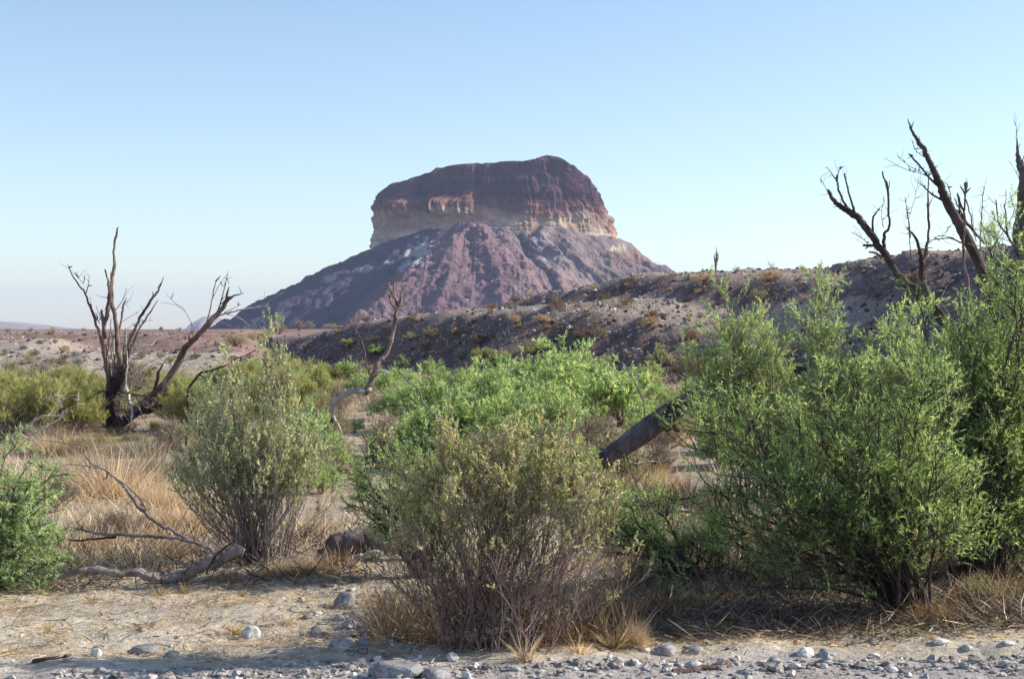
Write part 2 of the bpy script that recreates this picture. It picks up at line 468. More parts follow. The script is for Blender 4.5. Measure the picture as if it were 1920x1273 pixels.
def butte_colour(nt, bs, bump_d):
    at = N(nt, 'ShaderNodeAttribute', attribute_name='rockcol')
    tc = N(nt, 'ShaderNodeTexCoord')
    n = N(nt, 'ShaderNodeTexNoise'); n.inputs['Scale'].default_value = .09; n.inputs['Detail'].default_value = 10; n.inputs['Roughness'].default_value = .72
    nt.links.new(tc.outputs['Object'], n.inputs['Vector'])
    vo = N(nt, 'ShaderNodeTexVoronoi'); vo.inputs['Scale'].default_value = .30; nt.links.new(tc.outputs['Object'], vo.inputs['Vector'])
    sep = N(nt, 'ShaderNodeSeparateColor'); nt.links.new(vo.outputs['Color'], sep.inputs[0])
    g = ramp(nt, n.outputs[0], [(.3, (.55, .5, .52)), (.52, (1, 1, 1)), (.72, (1.3, 1.25, 1.2))])
    c = mixc(nt, at.outputs['Color'], g, .9, 'MULTIPLY')
    pk = ramp(nt, sep.outputs[0], [(.80, (0, 0, 0)), (.9, (1, 1, 1))])
    ed = ramp(nt, vo.outputs['Distance'], [(.2, (.55, .55, .55)), (.45, (0, 0, 0))])
    f = mixc(nt, pk, ed, 1.0, 'MULTIPLY')
    sf = N(nt, 'ShaderNodeAttribute', attribute_name='scree')
    f2 = N(nt, 'ShaderNodeMath', operation='MULTIPLY'); nt.links.new(f, f2.inputs[0]); nt.links.new(sf.outputs['Fac'], f2.inputs[1])
    c = mixc(nt, c, (.46, .36, .33), f2.outputs[0])
    nt.links.new(c, bs.inputs['Base Color']); bs.inputs['Roughness'].default_value = .95; bs.inputs['Specular IOR Level'].default_value = .15
    bp = N(nt, 'ShaderNodeBump', i_0=.9); bp.inputs['Distance'].default_value = bump_d
    nt.links.new(n.outputs[0], bp.inputs['Height']); nt.links.new(bp.outputs[0], bs.inputs['Normal'])

def build_butte():
    # cliffs: rings round the plan outline, from below the scree to the summit
    nth = 760
    # finer towards the visible half
    th = np.concatenate([np.linspace(math.pi * .96, 2.04 * math.pi, 560, endpoint=False), np.linspace(2.04 * math.pi, 2.96 * math.pi, 140, endpoint=False)])
    c, s = np.cos(th), np.sin(th)
    ox = BA * np.sign(c) * np.abs(c) ** .72; oy = BB * np.sign(s) * np.abs(s) ** .72
    oy = oy * (1 + .10 * np.sin(3.1 * c + .6))
    ns = 90
    S = np.linspace(0, 1, ns)
    zb = bz(486)
    wl = .5 - .5 * c / np.maximum(np.abs(c), 1e-6) * np.abs(c) ** .5
    def inset(py, wl_): return tab(INL, py) * wl_ + tab(INR, py) * (1 - wl_)
    xe = BCX + ox * (1 - inset(335, wl) / BA)
    zt = topz(np.clip(xe, bx(700), bx(1110)))
    Zg = zb + S[:, None] * (zt - zb)[None]
    PY = HY - (Zg - H) / SC
    ins = inset(PY, wl[None]); insf = tab(INF, PY)
    X = BCX + ox[None] * (1 - ins / BA); Yy = BY + oy[None] * (1 - insf / BB)
    nx = unit(np.stack([ox / BA ** 1.2, oy / BB ** 1.2], -1))
    arc = np.cumsum(np.hypot(np.diff(ox, append=ox[0]), np.diff(oy, append=oy[0])))[None] + 0 * Zg
    flute = ridged(arc / 24, Zg / 160, 0, 4, 61) * 3.2 + ridged(arc / 7, Zg / 40, 0, 3, 62) * 1.2
    strata = np.round(noise3(Zg / 6.5, arc / 260, 0, 63) * 2.5) / 2.5 * 2.2 + noise3(Zg / 2.4, arc / 200, 0, 64) * .8
    crack = np.maximum(0, ridged(arc / 11 + .5 * noise3(Zg / 20, 0, 0, 75), Zg / 110, 0, 2, 76) - 1.0) * 5.0
    strata = strata - crack * sstep(bz(430), bz(395), Zg)
    rough = fbm(X / 14, Yy / 14, Zg / 14, 5, 65) * 3.0
    soft = sstep(bz(455), bz(405), Zg)     # the lower tuff is smoother
    dsp = flute * (.35 + .65 * soft) + strata * (1.3 - .4 * soft) + rough * (.4 + .8 * soft)
    # the fluted crags that stand proud on the left of the face, and the blocky right shoulder
    pxg = X / SC + CX
    crag = np.exp(-((pxg - 815) / 62) ** 4) * np.exp(-((PY - 396) / 17) ** 4) * (s < 0)[None]
    dsp = dsp + crag * (11 + 14 * ridged(arc / 13, Zg / 60, 0, 3, 66))
    buttr = sstep(1095, 1140, pxg) * (s < .2)[None] * sstep(bz(300), bz(380), Zg)
    dsp = dsp + buttr * 5 * ridged(arc / 17, Zg / 90, 0, 3, 67)
    ledge = np.exp(-((PY - 345) / 9) ** 2) * 2.5 + np.exp(-((PY - 384) / 6) ** 2) * 2
    dsp = dsp + ledge * noise3(arc / 30, 0, 0, 68)
    dsp = dsp + (1 - soft) * 4.2
    dsp = dsp * sstep(1.02, .96, S)[:, None]
    X = X + nx[None, :, 0] * dsp; Yy = Yy + nx[None, :, 1] * dsp
    Zg = Zg + noise3(X / 6, Yy / 6, 0, 69) * 1.2 * S[:, None]
    Xs, Ys, Zs = [X], [Yy], [Zg]
    for k in range(1, 15):
        f = 1 - k / 14
        xx = BCX + (X[-1] - BCX) * f + bx(960) * 0; yy = BY + (Yy[-1] - BY) * f
        zz = topz(np.clip(xx, bx(700), bx(1110))) * (1 - f) + Zg[-1] * f
        zz = topz(np.clip(xx, bx(715), bx(1095))) * sstep(1, .75, f) + Zg[-1] * (1 - sstep(1, .75, f))
        zz = zz + fbm(xx / 9, yy / 9, 0, 4, 70) * 1.3
        Xs.append(xx[None]); Ys.append(yy[None]); Zs.append(zz[None])
    X = np.concatenate(Xs); Yy = np.concatenate(Ys); Zg = np.concatenate(Zs)
    n_, m_ = X.shape
    v = np.stack([X, Yy, Zg], -1).reshape(-1, 3)
    i = np.arange(n_ - 1)[:, None]; j = np.arange(m_)[None]; j2 = (j + 1) % m_
    q = np.stack([i * m_ + j, i * m_ + j2, (i + 1) * m_ + j2, (i + 1) * m_ + j], -1).reshape(-1, 4)
    pyv = HY - (v[:, 2] - H) / SC; pxv = v[:, 0] / SC + CX
    wv = pyv + 9 * sstep(380, 396, pyv) + 7 * fbm(v[:, 0] / 45, v[:, 1] / 45, v[:, 2] / 60, 4, 71) - 10 * sstep(900, 1000, pxv) * sstep(1140, 1060, pxv) * (pyv > 360)
    bands = np.array([(285, .26, .17, .155), (303, .24, .145, .13), (312, .17, .095, .095), (335, .155, .085, .09), (345, .19, .125, .135), (352, .14, .08, .09), (372, .17, .09, .09),
                      (380, .24, .135, .10), (392, .33, .20, .145), (404, .30, .18, .135), (411, .38, .30, .25), (425, .42, .34, .28), (432, .33, .22, .18), (440, .36, .29, .25), (450, .43, .36, .31), (462, .46, .41, .36), (490, .42, .38, .36)])
    col = np.stack([np.interp(wv, bands[:, 0], bands[:, k]) for k in (1, 2, 3)], -1)
    thin = noise3(v[:, 2] / 2.3, pxv / 300, 0, 72)
    vn = ridged(v[:, 0] / 6, v[:, 1] / 6, v[:, 2] / 90, 3, 77)
    col = col * (1 - (.30 * sstep(.2, 1.1, vn) * sstep(430, 400, pyv))[:, None])
    dk = sstep(398, 412, wv)[:, None]
    col = col * (np.array([.66, .57, .74]) * (1 - dk) + np.array([1.06, .97, .90]) * dk) * (1 + .14 * thin * sstep(395, 420, pyv))[:, None]
    col = col * (1 + .25 * fbm(v[:, 0] / 22, v[:, 1] / 22, v[:, 2] / 22, 4, 73))[:, None]
    red = sstep(.15, .6, fbm(v[:, 0] / 30, 0, v[:, 2] / 20, 3, 74))[:, None] * .5
    col = col * (1 - red) + col * np.array([1.35, .85, .8]) * red
    me = make_mesh('cliff', v, q, attrs={'rockcol': np.clip(col, .02, .9), 'scree': np.zeros(len(v))}, smooth=False)

    # talus skirt, the pyramid shaped buttress in front, and gullies
    gx = np.concatenate([np.linspace(bx(330), bx(1360), 460), np.linspace(bx(1370), bx(1620), 20)])
    gy = np.concatenate([np.linspace(1090, 1440, 220, endpoint=False), np.linspace(1440, 1900, 60)])
    GX, GY = np.meshgrid(gx, gy)
    dx = GX - BCX; dy = GY - BY
    e = (np.abs(dx / BA) ** 2.78 + np.abs(dy / BB) ** 2.78) ** (1 / 2.78)
    rad = np.hypot(dx, dy) / np.maximum(e, 1e-3)
    dist = (e - 1) * rad
    ang = np.arctan2(dy, dx)
    basepx = np.interp(GX / SC + CX, [690, 740, 790, 850, 950, 1020, 1060, 1100, 1156], [466, 458, 448, 436, 430, 446, 452, 462, 464])
    wR = sstep(.2, .95, dx / np.maximum(np.hypot(dx, dy), 1)); wL = sstep(.2, .95, -dx / np.maximum(np.hypot(dx, dy), 1))
    slope = .52 - .04 * wR + .02 * wL
    tz = bz(basepx) - slope * np.maximum(dist, 0) + .25 * np.maximum(-dist, 0) * (dist > -30) * (GY < BY)
    tz = tz + wR * 12 * np.exp(-((dist - 12) / 22.0) ** 2)
    gul = ridged(ang * 9 + .6 * fbm(GX / 60, GY / 60, 0, 3, 81), dist / 160, 0, 4, 82)
    tz = tz + gul * (4.6 * sstep(0, 50, dist))
    # the pyramid
    pxp, pyp = bx(884) * 1385 / 1500, 1385.0; zp = H + (HY - 416) / F * 1385
    w1 = 6 * fbm(GX / 30, GY / 30, 0, 4, 83)
    uu = -(GX - pxp) + w1; vv = -(GY - pyp) + w1
    fL = .74 * uu + .16 * vv; fF = .44 * vv + .02 * uu; fR = -.52 * uu + .22 * vv; fB = -.75 * vv
    pyr = zp - np.maximum.reduce([fL, fF, fR, fB])
    pyr = pyr - 4.0 * np.exp(-np.hypot(uu, vv) / 14)
    pyr = pyr + 3.6 * ridged((GX - pxp) / (22 + .10 * np.abs(vv)) , vv / 150, 0, 4, 84)
    z = np.maximum(tz, pyr)
    ispyr = sstep(-3, 3, pyr - tz)
    # a second low rib with a sharp gully to its left (right of the pyramid)
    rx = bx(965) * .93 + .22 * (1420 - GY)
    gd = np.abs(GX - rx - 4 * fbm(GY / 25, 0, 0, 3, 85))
    z = z - 7 * np.exp(-(gd / 5) ** 2) * sstep(1450, 1410, GY) * sstep(1150, 1250, GY)
    rx2 = bx(1012) * .95 + .30 * (1430 - GY)
    z = z + 6 * np.exp(-((GX - rx2) / 7) ** 2) * sstep(1450, 1410, GY) * sstep(1300, 1350, GY)
    z = z + fbm(GX / 9, GY / 9, 0, 5, 86) * 1.9 + .5 * ridged(GX / 4, GY / 4, 0, 2, 91) * sstep(-3, 3, pyr - tz) + fbm(GX / 45, GY / 45, 0, 3, 87) * 3
    z = np.maximum(z, 0.5 + 0 * z) * (z > 0) + (z <= 0) * -1.0
    # small cliff bands on the far left skirt
    v = np.stack([GX, GY, z], -1).reshape(-1, 3)
    n_, m_ = GX.shape
    i = np.arange(n_ - 1)[:, None]; j = np.arange(m_ - 1)[None]
    b = i * m_ + j
    q = np.stack([b, b + 1, b + m_ + 1, b + m_], -1).reshape(-1, 4)
    keep = (e.reshape(-1)[q].max(1) > .86) & (v[q, 2].max(1) > -.5)
    q = q[keep]
    x, y, zz = v.T
    # where the talus lies in the picture plane of its own distance
    tx = x / y * F + CX; ty = HY - (zz - H) / y * F
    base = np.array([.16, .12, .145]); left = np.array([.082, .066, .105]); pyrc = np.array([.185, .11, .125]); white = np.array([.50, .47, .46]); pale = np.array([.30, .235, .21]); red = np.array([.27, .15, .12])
    col = np.tile(base, (len(v), 1))
    def mi(cc, m):
        nonlocal col
        m = np.asarray(m).reshape(-1)[:, None]; col = col * (1 - m) + cc * m
    nn = fbm(x / 20, y / 20, zz / 20, 5, 88); n2 = fbm(x / 60, y / 60, 0, 4, 89)
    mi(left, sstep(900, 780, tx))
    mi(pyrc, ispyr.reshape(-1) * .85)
    mi(pale, sstep(940, 1020, tx + 60 * nn) * sstep(1250, 1180, tx) * .45)
    mi(np.array([.31, .265, .25]), sstep(985, 1010, tx) * sstep(1150, 1060, tx) * sstep(-.2, .4, nn) * sstep(530, 480, ty) * .6)
    def blob(cx, cy, rx_, ry_, cc, amt=1.0, sl_=0.0):
        d = np.hypot((tx - cx + sl_ * (ty - cy)) / rx_, (ty - cy) / ry_) + .9 * fbm(x / 8, y / 8, zz / 8, 4, 90)
        mi(cc, sstep(1.0, .55, d) * amt)
    blob(785, 473, 22, 22, white, .75, .3)
    blob(768, 492, 16, 14, white, .7, .4)
    blob(728, 492, 14, 4, np.array([.40, .44, .55]), .8)
    blob(620, 523, 16, 5, white, .5); blob(680, 506, 16, 6, white, .55); blob(640, 510, 14, 5, white, .4)
    blob(1015, 466, 12, 7, white * np.array([.9, .98, 1.05]), .9, -1.0); blob(1028, 487, 16, 5, white, .8, -1.2)
    blob(1158, 466, 18, 6, np.array([.52, .47, .36]), .9)
    blob(990, 440, 30, 12, np.array([.40, .36, .33]), .8, -1.3)
    blob(1200, 485, 60, 18, red, .6)
    mi(base * .6, sstep(.35, .8, nn) * .5)
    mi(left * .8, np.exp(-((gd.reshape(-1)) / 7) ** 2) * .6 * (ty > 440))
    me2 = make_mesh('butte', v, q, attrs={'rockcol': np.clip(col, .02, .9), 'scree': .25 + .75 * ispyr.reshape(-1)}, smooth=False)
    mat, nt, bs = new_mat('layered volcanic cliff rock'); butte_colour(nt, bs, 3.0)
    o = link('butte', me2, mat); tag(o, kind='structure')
    o2 = link('cliff', me, mat, parent=o)
    return o
build_butte()

def far_hill(name, pts, Y, depth, col, label=None):
    pts = np.array(pts, float)
    xs = np.linspace(pts[0, 0], pts[-1, 0], 90)
    top = np.interp(xs, pts[:, 0], pts[:, 1]) + 0.8 * fbm(xs / 9, 0, 0, 3, 95) * (1 if Y > 0 else 0)
    rows = []
    for k, f in enumerate(np.linspace(0, 1, 14)):
        prof = math.sin(math.pi * f) ** .8
        yy = Y - depth / 2 + depth * f + 40 * fbm(xs / 30, f * 5, 0, 3, 96)
        h = (HY - top) / F * Y * prof
        rows.append(np.stack([(xs - CX) / F * Y, yy, 1.0 + h * (1 + .08 * fbm(xs / 8, f * 9, 0, 4, 97))], -1))
    v = np.array(rows); n_, m_ = v.shape[:2]
    i = np.arange(n_ - 1)[:, None]; j = np.arange(m_ - 1)[None]; b = i * m_ + j
    q = np.stack([b, b + 1, b + m_ + 1, b + m_], -1).reshape(-1, 4)
    m, nt, bs = new_mat(name + ' rock')
    n = N(nt, 'ShaderNodeTexNoise'); n.inputs['Scale'].default_value = .01; n.inputs['Detail'].default_value = 8
    tc = N(nt, 'ShaderNodeTexCoord'); nt.links.new(tc.outputs['Object'], n.inputs['Vector'])
    nt.links.new(ramp(nt, n.outputs[0], [(.3, tuple(c * .6 for c in col)), (.7, tuple(col))]), bs.inputs['Base Color']); bs.inputs['Roughness'].default_value = 1
    o = link(name, make_mesh(name, v.reshape(-1, 3), q, smooth=True), m); tag(o, kind='structure')
far_hill('distant_hills', [(-260, 600), (-120, 596), (0, 602), (30, 605), (60, 609), (95, 613), (130, 617)], 5200, 900, (.34, .27, .25))
far_hill('distant_mesa', [(366, 617), (374, 612), (377, 601), (383, 596), (390, 591), (398, 590), (404, 594), (410, 600), (416, 606), (430, 612), (460, 617)], 6500, 700, (.30, .22, .22))

# ------------------------------------------------------------------ the air
hz = bpy.data.meshes.new('haze')
x0, x1, y0, y1, z0, z1 = -9600, 9600, -2500, 9600, -3, 262
hv = [(x, y, z) for x in (x0, x1) for y in (y0, y1) for z in (z0, z1)]
hz.from_pydata(hv, [], [(0, 1, 3, 2), (4, 6, 7, 5), (0, 4, 5, 1), (2, 3, 7, 6), (0, 2, 6, 4), (1, 5, 7, 3)])
hm_ = bpy.data.materials.new('thin desert haze'); hm_.use_nodes = True
nt = hm_.node_tree
for n in list(nt.nodes):
    if n.type == 'BSDF_PRINCIPLED': nt.nodes.remove(n)
pv = nt.nodes.new('ShaderNodeVolumePrincipled')
pv.inputs['Color'].default_value = (.56, .68, 1.0, 1)
pv.inputs['Density'].default_value = .00010
pv.inputs['Anisotropy'].default_value = .1
nt.links.new(pv.outputs[0], nt.nodes['Material Output'].inputs['Volume'])
ho = link('haze', hz, hm_); tag(ho, kind='stuff')
# ------------------------------------------------------------------ plants
def rdir(r, n, up=0.0):
    v = r.normal(size=(n, 3)); v = unit(v); v[:, 2] += up
    return unit(v)

def bez(p0, p1, p2, p3, n):
    t = np.linspace(0, 1, n)[None, :, None]
    return ((1 - t) ** 3) * p0[:, None] + 3 * ((1 - t) ** 2) * t * p1[:, None] + 3 * (1 - t) * t * t * p2[:, None] + t ** 3 * p3[:, None]

def wiggle(r, c, amp):
    K, n, _ = c.shape
    L = np.linalg.norm(c[:, -1] - c[:, 0], axis=1)[:, None, None]
    w = r.normal(size=(K, n, 3)); w[:, 1:-1] = (w[:, :-2] + w[:, 1:-1] * 2 + w[:, 2:]) / 4; w[:, 0] = 0
    t = np.linspace(0, 1, n)[None, :, None]
    return c + w * L * amp * np.minimum(1, t * 3)

def offshoots(r, curves, m, t0, t1, length, spread, up, n, taper=.45, tpow=1.0):
    K, Np, _ = curves.shape
    t = (t0 + (t1 - t0) * r.random((K, m)) ** tpow)
    f = t * (Np - 1); i = np.minimum(f.astype(int), Np - 2); fr = (f - i)[..., None]
    k = np.arange(K)[:, None]
    a, b = curves[k, i], curves[k, i + 1]
    p = (a * (1 - fr) + b * fr).reshape(-1, 3); tg = unit(b - a).reshape(-1, 3)
    d = unit(tg * .8 + rdir(r, len(p)) * spread + np.array([0, 0, up]))
    L = (length * r.uniform(.45, 1.1, (K, m)) * (1 - taper * t)).reshape(-1, 1)
    e = p + d * L + np.array([0, 0, .25 * up]) * L
    mid = p + d * L * .5 + rdir(r, len(p)) * L * .1
    tt = np.linspace(0, 1, n)[None, :, None]
    c = (1 - tt) ** 2 * p[:, None] + 2 * tt * (1 - tt) * mid[:, None] + tt * tt * e[:, None]
    return c, np.repeat(np.arange(K), m), t.ravel()

def leaf_mesh(r, curves, per, L, W, clump, spread=.9, droop=.0, t0=.1):
    K, Np, _ = curves.shape
    t = (t0 + (1 - t0) * r.random((K, per)))
    f = t * (Np - 1); i = np.minimum(f.astype(int), Np - 2); fr = (f - i)[..., None]
    k = np.arange(K)[:, None]
    a, b = curves[k, i], curves[k, i + 1]
    p = (a * (1 - fr) + b * fr).reshape(-1, 3); tg = unit(b - a).reshape(-1, 3)
    n = len(p)
    d = unit(tg + rdir(r, n) * spread + np.array([0, 0, -droop]))
    s = unit(np.cross(d, rdir(r, n) + np.array([0, 0, .6])))
    l = (L * r.uniform(.35, 1.45, n))[:, None]; w = (W * r.uniform(.6, 1.2, n))[:, None]
    v = np.stack([p + s * w * .55, p + d * l, p - s * w * .55], 1).reshape(-1, 3)
    q = np.arange(n * 3).reshape(-1, 3)
    tint = np.clip(.55 * r.random(n) + .45 * np.repeat(clump, per) + 0, 0, 1)
    # a few dead leaves anywhere
    tint = np.where(r.random(n) < .04, 1.0, tint * .97)
    return v, q, np.repeat(tint, 3)

def grow(r, base, targets, cfg):
    """base (K,3), targets (K,3) -> stem curves, twig tubes, leaves"""
    K = len(base); d = targets - base; L = np.linalg.norm(d, axis=1)[:, None]
    up = np.array([0, 0, 1.0])
    p1 = base + (up * cfg.get('rise', .3) + unit(d) * .15 + rdir(r, K) * .06) * L
    p2 = targets - unit(d + up * L * cfg.get('lift', .5) + rdir(r, K) * L * .25) * L * .3
    n = cfg.get('n', 10)
    st = wiggle(r, bez(base, p1, p2, targets, n), cfg.get('wig', .02))
    r0 = cfg['r0'] * r.uniform(.6, 1.3, K)[:, None] * (.5 + .5 * L / L.max())
    rad = r0 * (1 - np.linspace(0, 1, n)[None] * .82)
    sec, _, ts = offshoots(r, st, cfg['ms'], cfg.get('s0', .3), 1.0, cfg['ls'], cfg.get('ssp', .8), cfg.get('sup', .35), 4, tpow=cfg.get('tp', .8))
    cl_s = np.clip(r.random(len(sec)), 0, 1)
    tw, par, tt = offshoots(r, sec, cfg['mt'], .15, 1.0, cfg['lt'], cfg.get('tsp', .8), cfg.get('tup', .2), 3)
    cl = cl_s[par]
    tubes_ = [tubes(sec, np.repeat(np.linspace(1, .35, 4)[None] * cfg['r0'] * cfg.get('sr', .3), len(sec), 0), 3)]
    keep = r.random(len(tw)) < cfg.get('tw_keep', 1.0)
    tubes_.append(tubes(tw[keep][:, ::2], np.repeat(np.linspace(1, .3, 2)[None] * cfg.get('rt', .0022), keep.sum(), 0), 3))
    dens = r.uniform(.25, 1.25, len(sec))[par]
    lk = r.random(len(tw)) < dens
    if cfg.get('bare'): lk &= r.random(len(tw)) < sstep(cfg['bare'] * .35, cfg['bare'], tw[:, 0, 2]) * .94 + .06
    tw = tw[lk]; cl = cl[lk]
    lv = leaf_mesh(r, tw, cfg['nl'], cfg['ll'], cfg['lw'], cl, cfg.get('lsp', .9), cfg.get('droop', 0))
    if cfg.get('bare'):
        sk = r.random(len(sec)) < sstep(cfg['bare'] * .35, cfg['bare'], sec[:, 1, 2]) * .94 + .06
        sec = sec[sk]; cl_s = cl_s[sk]
    lv2 = leaf_mesh(r, sec, cfg.get('nl2', 6), cfg['ll'], cfg['lw'], cl_s, cfg.get('lsp', .9), cfg.get('droop', 0), .35)
    v = np.concatenate([lv[0], lv2[0]]); q = np.concatenate([lv[1], lv2[1] + len(lv[0])]); ti = np.concatenate([lv[2], lv2[2]])
    return st, rad, merge(tubes_), (v, q, ti)

def in_ell(r, n):
    v = unit(r.normal(size=(n, 3))) * (r.random((n, 1)) ** .4)
    return v

def hero(name, label, cat, basepx, basepy, spread, clusters, cfg, leaf, stem, seed, group=None, deep=.8):
    """clusters: (px, py, rx, ry, stems) round the base's own distance"""
    r = np.random.default_rng(seed)
    Y = H * F / (basepy - HY)
    x0 = (basepx - CX) / F * Y; z0 = gz(x0, Y)
    T, Bp = [], []
    for cx, cy, rx, ry, k in clusters:
        rx *= cfg.get('fat', 1.3); ry *= cfg.get('fat', 1.22); k = int(k * cfg.get('more', 1.2))
        e = in_ell(r, k); e *= np.where(r.random((k, 1)) < .3, r.uniform(1.1, 1.4, (k, 1)), 1.0)
        dep = e[:, 1] * max(rx, ry) / F * Y * deep
        yy = Y + dep
        px = cx + e[:, 0] * rx; py = cy + e[:, 2] * ry
        T.append(np.stack([(px - CX) / F * Y - x0, dep, H + (HY - py) / F * Y - z0], -1))
    T = np.concatenate(T); K = len(T)
    if isinstance(spread, (int, float)): spread = (spread, spread * .6)
    b = np.stack([r.uniform(-1, 1, K) * spread[0], r.uniform(-1, 1, K) * spread[1], np.full(K, -.04)], -1)
    b[:, :2] = b[:, :2] * .7 + .3 * T[:, :2] / (np.abs(T[:, :2]).max() + 1e-6) * np.array(spread)
    st, rad, tw, lv = grow(r, b, T, cfg)
    root = empty(name, (x0, Y, z0)); tag(root, label, cat, group)
    v, q = tubes(st, rad, 6)
    n = st.shape[1]
    per_v, per_q = n * 6, (n - 1) * 6
    for k in range(K):
        me = make_mesh('stem', v[k * per_v:(k + 1) * per_v], q[k * per_q:(k + 1) * per_q] - k * per_v, smooth=True)
        link('stem', me, stem, parent=root)
    tg_ = link('twigs', make_mesh('twigs', tw[0], tw[1]), stem, parent=root); tg_['kind'] = 'stuff'
    link('foliage', make_mesh('foliage', lv[0], tris=lv[1], attrs={'tint': lv[2]}), leaf, parent=root)
    return root

MESQ = dict(bare=.3, r0=.016, ms=13, ls=.62, mt=8, lt=.22, nl=17, ll=.033, lw=.0068, fat=1.4, rise=.28, lift=.4, wig=.04, s0=.28, ssp=.9, sup=.35, tsp=.9, tup=.25, rt=.0016, lsp=.75, droop=.25, nl2=10, sr=.33)
hero('mesquite_shrub', 'wide feathery green shrub at right behind the gravel, dark stems fanning from one foot', 'shrub', 1702, 1152, (.22, .15),
     [(1400, 820, 90, 90, 6), (1490, 900, 110, 120, 7), (1610, 800, 120, 130, 8), (1700, 880, 90, 130, 7), (1560, 990, 120, 70, 5), (1400, 1000, 90, 60, 5), (1640, 740, 70, 50, 4), (1770, 960, 60, 90, 4), (1310, 930, 60, 60, 3), (1340, 800, 60, 70, 4), (1530, 760, 60, 70, 3)],
     dict(MESQ, s0=.22), M['leaf_mesquite'], M['stem_dark'], 11, deep=.7)
hero('mesquite_shrub', 'tall green feathery shrub near the right edge with bare dark stems low down', 'shrub', 1838, 1100, (.25, .2),
     [(1830, 600, 60, 90, 6), (1800, 760, 90, 110, 7), (1890, 560, 50, 80, 6), (1880, 780, 60, 130, 7), (1760, 690, 60, 60, 4), (1830, 900, 80, 100, 6), (1900, 490, 25, 30, 3), (1740, 850, 60, 80, 5), (1880, 980, 60, 60, 4), (1845, 700, 45, 80, 6), (1860, 850, 45, 80, 6)],
     dict(MESQ, s0=.3), M['leaf_mesquite'], M['stem_dark'], 12, deep=.8)
hero('mesquite_shrub', 'feathery green shrub cut by the right edge of the picture', 'shrub', 1968, 1085, (.2, .2),
     [(1920, 640, 60, 100, 6), (1990, 640, 70, 120, 6), (1915, 850, 60, 120, 8), (2000, 850, 70, 120, 5), (1880, 720, 50, 90, 5), (1935, 530, 30, 40, 3), (1900, 970, 40, 60, 3)],
     MESQ, M['leaf_mesquite'], M['stem_dark'], 13)
M2 = dict(MESQ, ll=.048, lw=.0125, ls=.65, lt=.26, ms=10, mt=6, nl=18, fat=1.1)
hero('mesquite_shrub', 'bright green shrub growing over the upper end of the leaning dark log', 'shrub', 1440, 938, (.4, .3),
     [(1340, 640, 50, 60, 6), (1410, 610, 50, 50, 6), (1370, 720, 80, 70, 7), (1310, 760, 40, 50, 4), (1450, 700, 50, 70, 6), (1370, 565, 18, 25, 3), (1420, 800, 80, 60, 6)],
     M2, M['leaf_bright'], M['stem_red'], 14)
hero('mesquite_shrub', 'green shrub with one narrow spire standing up against the dark gravel hill', 'shrub', 1575, 945, (.35, .3),
     [(1542, 590, 22, 50, 5), (1560, 710, 55, 60, 8), (1640, 690, 45, 45, 6), (1690, 730, 60, 60, 6), (1540, 520, 9, 18, 3), (1500, 780, 50, 50, 4), (1610, 800, 80, 60, 5)],
     M2, M['leaf_bright'], M['stem_red'], 15)
hero('mesquite_shrub', 'green shrub round the foot of the leaning dead trunk at right', 'shrub', 1735, 940, (.35, .3),
     [(1690, 610, 22, 35, 4), (1710, 690, 45, 50, 6), (1770, 720, 60, 60, 6), (1660, 760, 60, 60, 6), (1800, 640, 40, 50, 4)],
     M2, M['leaf_bright'], M['stem_red'], 16)
hero('mesquite_shrub', 'blue green feathery bush at the left edge beside the fallen grey log', 'shrub', -70, 1102, (.3, .25),
     [(10, 890, 70, 45, 8), (50, 985, 55, 70, 9), (-40, 960, 60, 90, 8), (30, 1060, 60, 40, 6), (90, 930, 25, 40, 4)],
     dict(MESQ, bare=0, ms=14, mt=7, nl=18, ls=.42, lift=.3, sup=.1, lt=.14, ll=.032, lw=.007), M['leaf_blue'], M['stem_dark'], 17)
hero('desert_willow', 'tall sparse shrub left of centre with many straight thin stems and small grey green leaves', 'shrub', 486, 1066, (.22, .16),
     [(375, 790, 55, 70, 12), (440, 720, 55, 55, 11), (480, 830, 70, 80, 13), (515, 700, 40, 50, 9), (555, 790, 40, 75, 10), (590, 890, 30, 60, 9), (345, 880, 30, 50, 8), (515, 612, 7, 22, 3), (430, 900, 70, 60, 10)],
     dict(bare=.8, r0=.009, ms=11, ls=.36, mt=4, lt=.14, nl=13, ll=.024, lw=.013, fat=1.38, more=1.15, rise=.12, lift=.35, wig=.015, s0=.2, ssp=.55, sup=.5, tsp=.8, tup=.3, rt=.0018, lsp=1.2, nl2=7, sr=.28), M['leaf_willow'], M['stem_grey'], 18)
hero('brush_shrub', 'big dry middle foreground shrub, olive leaves above a tangle of reddish brown stems', 'shrub', 925, 1216, (.42, .25),
     [(740, 960, 50, 60, 9), (800, 890, 55, 50, 11), (890, 860, 60, 45, 12), (970, 840, 60, 45, 12), (1050, 870, 60, 50, 12), (1110, 930, 45, 70, 11), (900, 970, 110, 80, 14), (1030, 1000, 90, 80, 12), (1170, 1020, 50, 75, 11), (750, 1050, 45, 55, 8), (850, 800, 20, 20, 2), (930, 1060, 110, 50, 8)],
     dict(bare=1.1, r0=.007, ms=15, ls=.30, mt=4, lt=.12, nl=13, ll=.021, lw=.011, fat=1.3, more=1.15, rise=.12, lift=.3, wig=.025, s0=.15, ssp=.6, sup=.5, tsp=.9, tup=.25, rt=.0016, lsp=1.2, nl2=5, sr=.3, tp=.6), M['leaf_olive'], M['stem_red'], 19)
